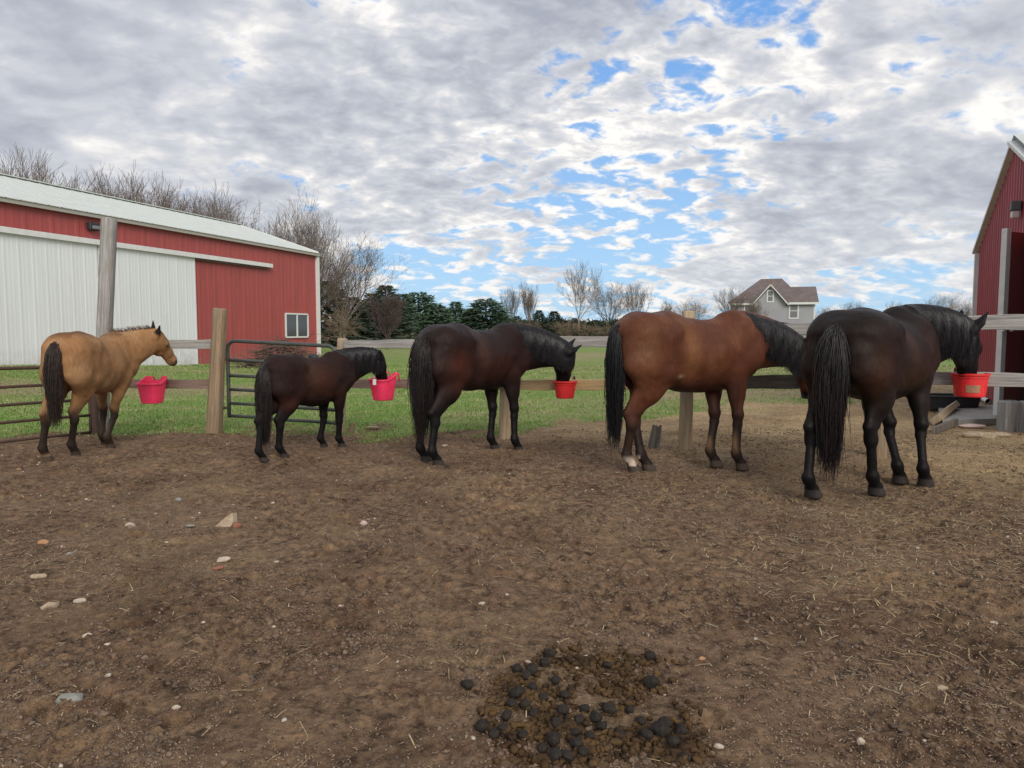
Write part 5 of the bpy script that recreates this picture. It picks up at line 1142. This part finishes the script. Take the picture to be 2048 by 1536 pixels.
# ---- stick pile in front of the long barn
pc = Vector((XatY(560, 26.5), 26.5, float(T(XatY(560, 26.5), 26.5))))
m_stick = simple('dead_sticks', (.075,.052,.042), .95, .1, col2=(.15,.11,.09), nscale=8)
pile = MB(); rg2 = random.Random(4)
for k in range(420):
    u_ = rg2.gauss(0, .75); v = rg2.gauss(0, .35); h_ = 1.15*math.exp(-(u_/1.0)**2)*rg2.uniform(.05, 1)
    a_ = pc + Vector((u_*1.0, v, h_*.9 + .03)); th = rg2.uniform(0, 3.14); L_ = rg2.uniform(.25, .9); d = Vector((math.cos(th), .4*math.sin(th), rg2.uniform(-.25,.35)))
    mid = a_ + d*L_*.5 + Vector((rg2.uniform(-.06,.06), 0, rg2.uniform(-.05,.06)))
    pile.tube([a_, mid, a_ + d*L_], [rg2.uniform(.012,.026), .014, .007], 5)
tag(pile.build('brush_pile', m_stick, base=pc), 'tangled pile of dead sticks on the lawn in front of the red barn', 'brush pile')
br = MB(); pa_ = at(592, 700, 25.6); pb2 = at(630, 661, 25.3); br.tube([pa_ - Vector((.8,0,.65)), pa_, (pa_+pb2)/2 + Vector((.03,0,.02)), pb2], [.022,.018,.013,.006], 6); m_ = (pa_+pb2)/2
br.tube([m_, m_ + Vector((-.45,.05,.02))], [.01,.004], 5); br.tube([pa_, pa_+Vector((.5,.1,.12)), pa_+Vector((.9,.1,.40))], [.014,.010,.004], 5); br.tube([m_+Vector((.2,0,.2)), m_ + Vector((.6,.05,.22))], [.008,.003], 5)
tag(br.build('dead_branch', m_stick, base=pa_), 'long dead branch sticking up from the brush pile under the barn window', 'branch')
for k, (px, py, r_) in enumerate(((628, 715, .15), (500, 724, .13))):
    p_ = at(px, py, 26.0); rock('debris_clump', p_, r_*1.5, r_, r_*.8, m_blackp, ('black debris lump at the right end of the brush pile', 'black debris lump at the left end of the brush pile')[k], 'debris', seed=20+k, rough=.6)

# ------------------------------------------------------------------ grass blades, straw, pebbles, clods, manure
def ribbons(N, x, y, z, th, L_, w_, lean, mat, name, label, cat, flat=False):
    d = np.stack([np.cos(th), np.sin(th), 0*th], 1); s_ = np.stack([-np.sin(th), np.cos(th), 0*th], 1); c_ = np.stack([x, y, z], 1); up_ = np.array([0,0,1.])
    if flat:
        rise = lean[:,None]*up_; V_ = np.stack([c_-s_*w_[:,None], c_+s_*w_[:,None], c_+d*L_[:,None]*.5+s_*w_[:,None]+rise*L_[:,None]*.3+up_*.003, c_+d*L_[:,None]*.5-s_*w_[:,None]+rise*L_[:,None]*.3+up_*.003, c_+d*L_[:,None]+s_*(w_[:,None]+0*.002)+rise*L_[:,None]*.8, c_+d*L_[:,None]-s_*w_[:,None]+rise*L_[:,None]*.8], 1).reshape(-1,3)
        o_ = np.arange(N)[:,None]*6; F_ = np.concatenate([o_+np.array([[0,1,2,3]]), o_+np.array([[3,2,4,5]])])
    else:
        V_ = np.stack([c_-s_*w_[:,None], c_+s_*w_[:,None], c_+(d*lean[:,None]*.4+up_*.6)*L_[:,None]+s_*w_[:,None]*.8, c_+(d*lean[:,None]*.4+up_*.6)*L_[:,None]-s_*w_[:,None]*.8, c_+(d*lean[:,None]+up_)*L_[:,None]+s_*.0008, c_+(d*lean[:,None]+up_)*L_[:,None]-s_*.0008], 1).reshape(-1,3)
        o_ = np.arange(N)[:,None]*6; F_ = np.concatenate([o_+np.array([[0,1,2,3]]), o_+np.array([[3,2,4,5]])])
    o = part(name, V_, F_, mat); tag(o, label, cat, kind='stuff'); return o
def blademat(name, a, b2, cdry):
    m, t, b = new_mat(name); pos = t.add('ShaderNodeNewGeometry').outputs['Position']; n = t.noise(pos, 1.1, 5, .65, .3); n2 = t.noise(pos, 45, 2, .5)
    c = t.mix(t.mr(n2, .35, .65), a, b2); c = t.mix(t.math('ADD', t.mr(n, .47, .64, 0, .8), t.mr(n2, .55, .62, 0, .35), True), c, cdry); t.l.new(c, b.inputs['Base Color']); b.inputs['Roughness'].default_value = .7
    b.inputs['Specular IOR Level'].default_value = .25; return m
m_blade = blademat('grass_blade', (.095,.185,.036), (.19,.32,.070), (.38,.36,.18)); m_straw = blademat('straw_bits', (.30,.22,.11), (.52,.41,.22), (.40,.33,.22))
rg = np.random.default_rng(77)
m_chaff, t, b = new_mat('chaff'); pos = t.add('ShaderNodeNewGeometry').outputs['Position']; n = t.noise(pos, 120, 2, .5); n2 = t.noise(pos, 2, 4, .6)
c = t.mix(t.mr(n, .42, .60), (.045,.028,.020), (.36,.26,.16)); c = t.mix(t.mr(n2, .5, .65, 0, .5), c, (.16,.075,.05)); t.l.new(c, b.inputs['Base Color']); b.inputs['Roughness'].default_value = .95
N0 = 330000; yy = 9.2 + 20*rg.uniform(0,1,N0)**1.7; xx = rg.uniform(-1,1,N0)*(yy*.78+1.2); gm, _ = grassmask(xx, yy)
dens_ = gm*(.35+.65*sstep(fbm(xx*1.3,yy*1.3,o=4,seed=90),.35,.6)); bandx = .8*np.exp(-((yy-15.5-.15*xx)/1.4)**2)*sstep(xx,1.5,4)+.6*np.exp(-((yy-17.5-.1*xx)/1.6)**2)*sstep(-xx,4,6)
kp = rg.uniform(0,1,N0) < dens_*(1-bandx)
xx, yy = xx[kp], yy[kp]; N = len(xx); ribbons(N, xx, yy, ground_z(xx,yy)-.004, rg.uniform(0,6.28,N), rg.uniform(.014,.045,N)*(1+.02*(yy-10)), .0022+.00025*yy*rg.uniform(.6,1.4,N), rg.uniform(.1,1.1,N), m_blade, 'grass', 'short patchy green and dry grass on the lawn beyond the fence', 'grass')
# straw scattered over the pen
N0 = 70000; yy = 1.9 + 12.5*rg.uniform(0,1,N0)**1.15; xx = rg.uniform(-1,1,N0)*(yy*.78+.6)
pst = (.012 + .04*sstep(yy, 3, 5)) + .75*sstep(xx*.45+yy*.5, 1.6, 4.2)*sstep(xx, -.6, 1.6)*sstep(fbm(xx*1.1,yy*1.1,o=3,seed=93),.40,.60) + (.02+.13*sstep(yy,3,5))*sstep(fbm(xx*.9,yy*.9,o=3,seed=94),.5,.65)
pst = pst*(1-grassmask(xx,yy)[0]*.8); kp = rg.uniform(0,1,N0) < pst; xx, yy = xx[kp], yy[kp]; N = len(xx)
ribbons(N, xx, yy, ground_z(xx,yy)+.003, rg.uniform(0,6.28,N), rg.uniform(.015,.09,N), rg.uniform(.0007,.0020,N)+.00012*yy, rg.uniform(-.05,.25,N), m_straw, 'straw', 'loose straw stems scattered over the dirt of the pen', 'straw', flat=True)
# clods and pebbles as masses
def blobs(x, y, z, r, mat, name, label, cat, flat=.6, seed=0, jag=.26, sm=False):
    rg_ = np.random.default_rng(seed); ph = (1+5**.5)/2; ico = np.array([(-1,ph,0),(1,ph,0),(-1,-ph,0),(1,-ph,0),(0,-1,ph),(0,1,ph),(0,-1,-ph),(0,1,-ph),(ph,0,-1),(ph,0,1),(-ph,0,-1),(-ph,0,1)])/1.902
    fc = np.array([(0,11,5),(0,5,1),(0,1,7),(0,7,10),(0,10,11),(1,5,9),(5,11,4),(11,10,2),(10,7,6),(7,1,8),(3,9,4),(3,4,2),(3,2,6),(3,6,8),(3,8,9),(4,9,5),(2,4,11),(6,2,10),(8,6,7),(9,8,1)])
    N = len(x); sc_ = rg_.uniform(.6,1.3,(N,1,3)); V_ = ico[None]*sc_*(1+rg_.normal(0,jag,(N,12,1))); a_ = rg_.uniform(0,6.28,N); c_, s_ = np.cos(a_)[:,None], np.sin(a_)[:,None]
    V_ = np.stack([V_[...,0]*c_-V_[...,1]*s_, V_[...,0]*s_+V_[...,1]*c_, V_[...,2]*flat],-1)*r[:,None,None] + np.stack([x,y,z],1)[:,None,:]
    F_ = (np.arange(N)[:,None,None]*12 + fc[None]).reshape(-1,3); o = part(name, V_.reshape(-1,3), F_, mat, smooth=sm); tag(o, label, cat, kind='stuff'); return o
m_clod, t, b = new_mat('clods'); pos = t.add('ShaderNodeNewGeometry').outputs['Position']; n = t.noise(pos, 9, 5, .7); n2 = t.noise(pos, 70, 4, .7)
c = t.mix(t.mr(n, .35, .65), (.060,.038,.026), (.25,.17,.11)); c = t.mix(t.mr(t.noise(pos, 4, 4, .6), .52, .66, 0, .6), c, (.15,.07,.048)); t.l.new(t.mix(t.mr(n2,.4,.7,0,.6), c, (.05,.034,.026)), b.inputs['Base Color']); b.inputs['Roughness'].default_value = .95
t.l.new(t.add('ShaderNodeBump', {'Strength': .8, 'Distance': .006, 'Height': n2}).outputs[0], b.inputs['Normal'])
N0 = 60000; yy = 1.8 + 8.5*rg.uniform(0,1,N0)**1.3; xx = rg.uniform(-1,1,N0)*(yy*.78+.6); kp = rg.uniform(0,1,N0) < .12 + .88*sstep(fbm(xx*2.2,yy*2.2,o=4,seed=97),.42,.62); xx, yy = xx[kp], yy[kp]; N = len(xx)
rr = .003 + .0015*yy**.5 + .011*rg.uniform(0,1,N)**5; blobs(xx, yy, ground_z(xx,yy)+rr*.25, rr, m_clod, 'dirt_clods', 'crumbly brown dirt clods all over the trampled pen', 'dirt', seed=1)
N0 = 900; yy = 1.9 + 8.8*rg.uniform(0,1,N0)**.9; xx = rg.uniform(-1,1,N0)*(yy*.78+.6); kp = rg.uniform(0,1,N0) < np.where(xx < .3, .9, .35); xx, yy = xx[kp], yy[kp]; N = len(xx); rr = .0035+.010*rg.uniform(0,1,N)**2.5
m_peb, t, b = new_mat('pebbles'); pos = t.add('ShaderNodeNewGeometry').outputs['Position']; c = t.mix(t.mr(t.noise(pos, 5, 2, .5), .4, .6), (.50,.43,.34), (.30,.27,.25)); c = t.mix(t.mr(t.noise(pos, 3.1, 2, .5), .5, .62), c, (.42,.31,.26)); t.l.new(c, b.inputs['Base Color']); b.inputs['Roughness'].default_value = .8
blobs(xx, yy, ground_z(xx,yy)+rr*.2, rr, m_peb, 'pebbles', 'tiny pale pebbles scattered over the pen', 'pebbles', seed=2)
# chaff: tiny flecks of straw, bark and chips trodden into the dirt
N0 = 130000; yy = 1.8 + 8.6*rg.uniform(0,1,N0)**1.2; xx = rg.uniform(-1,1,N0)*(yy*.78+.6); kp = rg.uniform(0,1,N0) < .15 + .55*sstep(fbm(xx*1.5,yy*1.5,o=4,seed=98),.38,.62) + .3*sstep(xx*.45+yy*.5, 2.4, 5); xx, yy = xx[kp], yy[kp]; N = len(xx)
ribbons(N, xx, yy, ground_z(xx,yy)+.002, rg.uniform(0,6.28,N), rg.uniform(.006,.022,N), rg.uniform(.0008,.0030,N), rg.uniform(-.1,.45,N), m_chaff, 'chaff', 'tiny chips and bits of straw trodden into the dirt', 'chaff', flat=True)
# single stones
GS = 'stones lying in the pen'
for k, (px, py, wpx, hpx, mat, rot, nm) in enumerate([
    (143, 1397, 52, 28, m_rblue, .2, 'smooth blue grey stone, largest, near the lower left corner'), (99, 1211, 34, 24, m_rtan, .9, 'pointed tan stone with a straw stem at the left'), (160, 1197, 28, 10, m_rcream, .1, 'thin flat cream stone right of the pointed tan stone'),
    (78, 1155, 30, 14, m_rtan, 0, 'flat tan stone above the pointed one at the left'), (87, 1093, 20, 14, m_rorange, .2, 'orange brown stone at the left'), (139, 1115, 14, 8, m_rgrey, 0, 'grey stone right of the orange one'),
    (174, 1266, 20, 14, m_rcream, .8, 'round cream stone above the blue grey one'), (352, 1414, 16, 12, m_rcream, .3, 'small cream stone right of the blue grey one'), (261, 1045, 22, 12, m_rcream, 0, 'oval cream stone left of the triangular slab'),
    (474, 1047, 16, 14, m_rred, .2, 'reddish stone touching the triangular slab'), (380, 1052, 20, 7, m_rblue, 0, 'thin pale green stone left of the triangular slab'),
    (447, 1124, 28, 14, m_rcream, .2, 'split cream stone below the triangular slab'), (437, 1136, 22, 8, m_rred, .3, 'reddish flake under the split cream stone'), (357, 992, 16, 9, m_rblue, -.4, 'small blue stone behind the triangular slab'),
    (173, 996, 9, 5, m_rcream, 0, 'tiny white stone in the dirt behind the oval cream one'), (727, 1046, 17, 12, m_rpink, 0, 'pale stone with dark spots, alone in the middle'), (680, 1210, 13, 14, m_rpink, .4, 'small pinkish white stone left of the centre'), (963, 1211, 14, 9, m_rcream, .4, 'little cream stone above the manure'),
    (605, 1030, 12, 6, m_rcream, 0, 'small cream stone upper middle left'), (546, 1006, 9, 6, m_rcream, 0, 'tiny cream stone near the small pony’s hooves'), (1721, 1480, 18, 18, m_rcream, .2, 'egg-shaped pale stone in the lower right'), (1437, 1490, 22, 12, m_rcream, -.3, 'pale stone right of the manure'),
    (1987, 1239, 18, 9, m_rcream, 0, 'white stone near the right edge'), (1405, 1308, 14, 9, m_rorange, .3, 'tan stone right of the dark manure ball'), (1153, 1333, 13, 9, m_rcream, .2, 'cream stone chip among the manure crumbs'), (548, 1262, 9, 6, m_rcream, 0, 'tiny cream stone in the dirt left of the centre'),
    (1885, 1350, 24, 16, m_rtan, 0, 'dull tan lump half sunk at the lower right'), (38, 937, 12, 6, m_rorange, 0, 'orange stone near the tan horse’s hooves'), (889, 893, 12, 7, m_rcream, 0, 'pale stone by the hind hoof of the middle horse'), (525, 870, 12, 6, m_rcream, 0, 'pale stone at the foot of the grass left of the pony')]):
    p_ = gp(px, py+hpx*.3); sx_ = wpx/F*p_.y/2*1.1; sz_ = hpx/F*p_.y/2*.95; p_.z = gz(p_.x, p_.y) + sz_*.38 + .004
    rock('stone', p_, sx_, max(sx_*.62, sz_*.6), sz_*1.0, mat, nm, 'stone', GS, seed=30+k, rot=rot)
p_ = gp(445, 1052); k_ = p_.y/F; zz0 = gz(p_.x, p_.y) - .01; mb = MB()
f_ = [(-22,0),(14,-1),(20,12),(17,30),(10,27),(-6,14)]; vv = [p_ + Vector((a*k_*.95, .012 + bq*k_*.35, zz0 + bq*k_*.95)) for a, bq in f_]; mb.add(vv + [v + Vector((.012,.05,-.012)) for v in vv], [tuple(range(6)), tuple(range(11,5,-1))] + [(i, (i+1)%6, 6+(i+1)%6, 6+i)[::-1] for i in range(6)])
tag(mb.build('stone', m_rtan, base=p_), 'large triangular tan stone slab standing tilted in the dirt', 'stone', GS)
# manure: dark balls, each a thing, over crumbled remains
m_dung = simple('fresh_manure', (.015,.013,.012), .72, .18, col2=(.038,.030,.022), nscale=60, bump=.5)
m_dungb = simple('dry_manure', (.022,.014,.010), .95, .1, col2=(.130,.078,.035), nscale=8, bump=.7)
BL = [(1034,1343,11),(1064,1350,13),(1112,1368,10),(1064,1378,10),(1034,1397,14),(1022,1412,10),(1050,1414,10),(1303,1366,14),(963,1454,13),(988,1470,10),(934,1378,12),(1012,1436,11),(1112,1448,11),(1105,1474,14),(1150,1462,10),(1152,1486,12),(1192,1438,12),(1218,1418,13),(1111,1505,14),(1134,1506,13),(1294,1470,12),(1320,1459,17),(1330,1445,14),(1362,1458,13),(1068,1430,9),(1086,1398,9),(1300,1310,11),(1100,1308,11),(1215,1325,9),(1180,1470,9),(1160,1440,10),(1370,1512,10),(1046,1468,10),(1090,1330,10),(1126,1425,11),(1205,1455,11),(1240,1470,10),(1166,1500,11),(1085,1490,10),(1345,1480,11),(1280,1440,10),(1260,1415,9),(1052,1360,10),(1130,1395,9),(1170,1415,10),(1005,1460,9)]
rgb = random.Random(6)
BLN = {(1303,1366): 'lone dark manure ball right of the heap, above the right cluster', (963,1454): 'dark manure ball at the far left end of the heap', (934,1378): 'dark manure ball lying apart at the upper left of the heap', (1300,1310): 'dark manure ball at the upper right edge of the heap', (1100,1308): 'dark manure ball at the upper left rim of the heap, highest on that side',
       (1320,1459): 'largest dark manure ball, in the right cluster of the heap', (1330,1445): 'dark manure ball touching the top of the largest one', (1294,1470): 'dark manure ball just left of the largest one', (1362,1458): 'dark manure ball at the right end of the heap', (1370,1512): 'flattened dark manure ball alone below the right end of the heap',
       (1218,1418): 'dark manure ball in the middle of the heap, nearest the gap', (1111,1505): 'left one of two touching dark manure balls at the bottom of the heap', (1134,1506): 'right one of two touching dark manure balls at the bottom of the heap', (1112,1368): 'small dark manure ball at the right of the upper left cluster', (988,1470): 'dark manure ball next to the one at the far left end'}
for k, (px, py, r_) in enumerate(BL):
    p_ = gp(px, py+r_*.5); rr_ = r_/F*math.hypot(p_.y, 1.42)*1.02; p_.z = gz(p_.x, p_.y) + rr_*.85
    o = rock('manure_ball', p_, rr_*rgb.uniform(.95,1.15), rr_, rr_*.85, m_dung, BLN.get((px, py), 'dark ball of fresh horse manure packed among other balls inside the heap'), 'manure', 'manure balls in the heap', seed=60+k, rot=rgb.uniform(0,3), sub=2 if 0 else 3, rough=.14)
N = 8500; u_ = rg.normal(0,1,N); v = rg.normal(0,1,N); pxs = []; 
cent = np.array([(1100,1440,90,45),(1180,1480,110,35),(1330,1460,50,30),(1180,1320,110,20),(1050,1380,60,30),(1230,1380,90,40),(1020,1440,50,40),(1360,1500,40,20),(1110,1500,60,20),(1260,1440,60,30)])
ci = rg.integers(0,len(cent),N); px_ = cent[ci,0]+u_*cent[ci,2]*.62; py_ = cent[ci,1]+v*cent[ci,3]*.62; py_ = np.minimum(py_, 1580)
pts = np.array([gp(a_, b_)[:2] for a_, b_ in zip(px_, py_)]); kp = fbm(pts[:,0]*7, pts[:,1]*7, o=4, seed=123) > .42; pts = pts[kp]; N = len(pts); rr = .0022+.017*rg.uniform(0,1,N)**5
blobs(pts[:,0], pts[:,1], ground_z(pts[:,0],pts[:,1])+rr*.3+rg.uniform(0,.007,N), rr, m_dungb, 'manure_crumbs', 'crumbled brown and ochre manure remains around the dark balls', 'manure crumbs', flat=.7, seed=3, jag=.32)
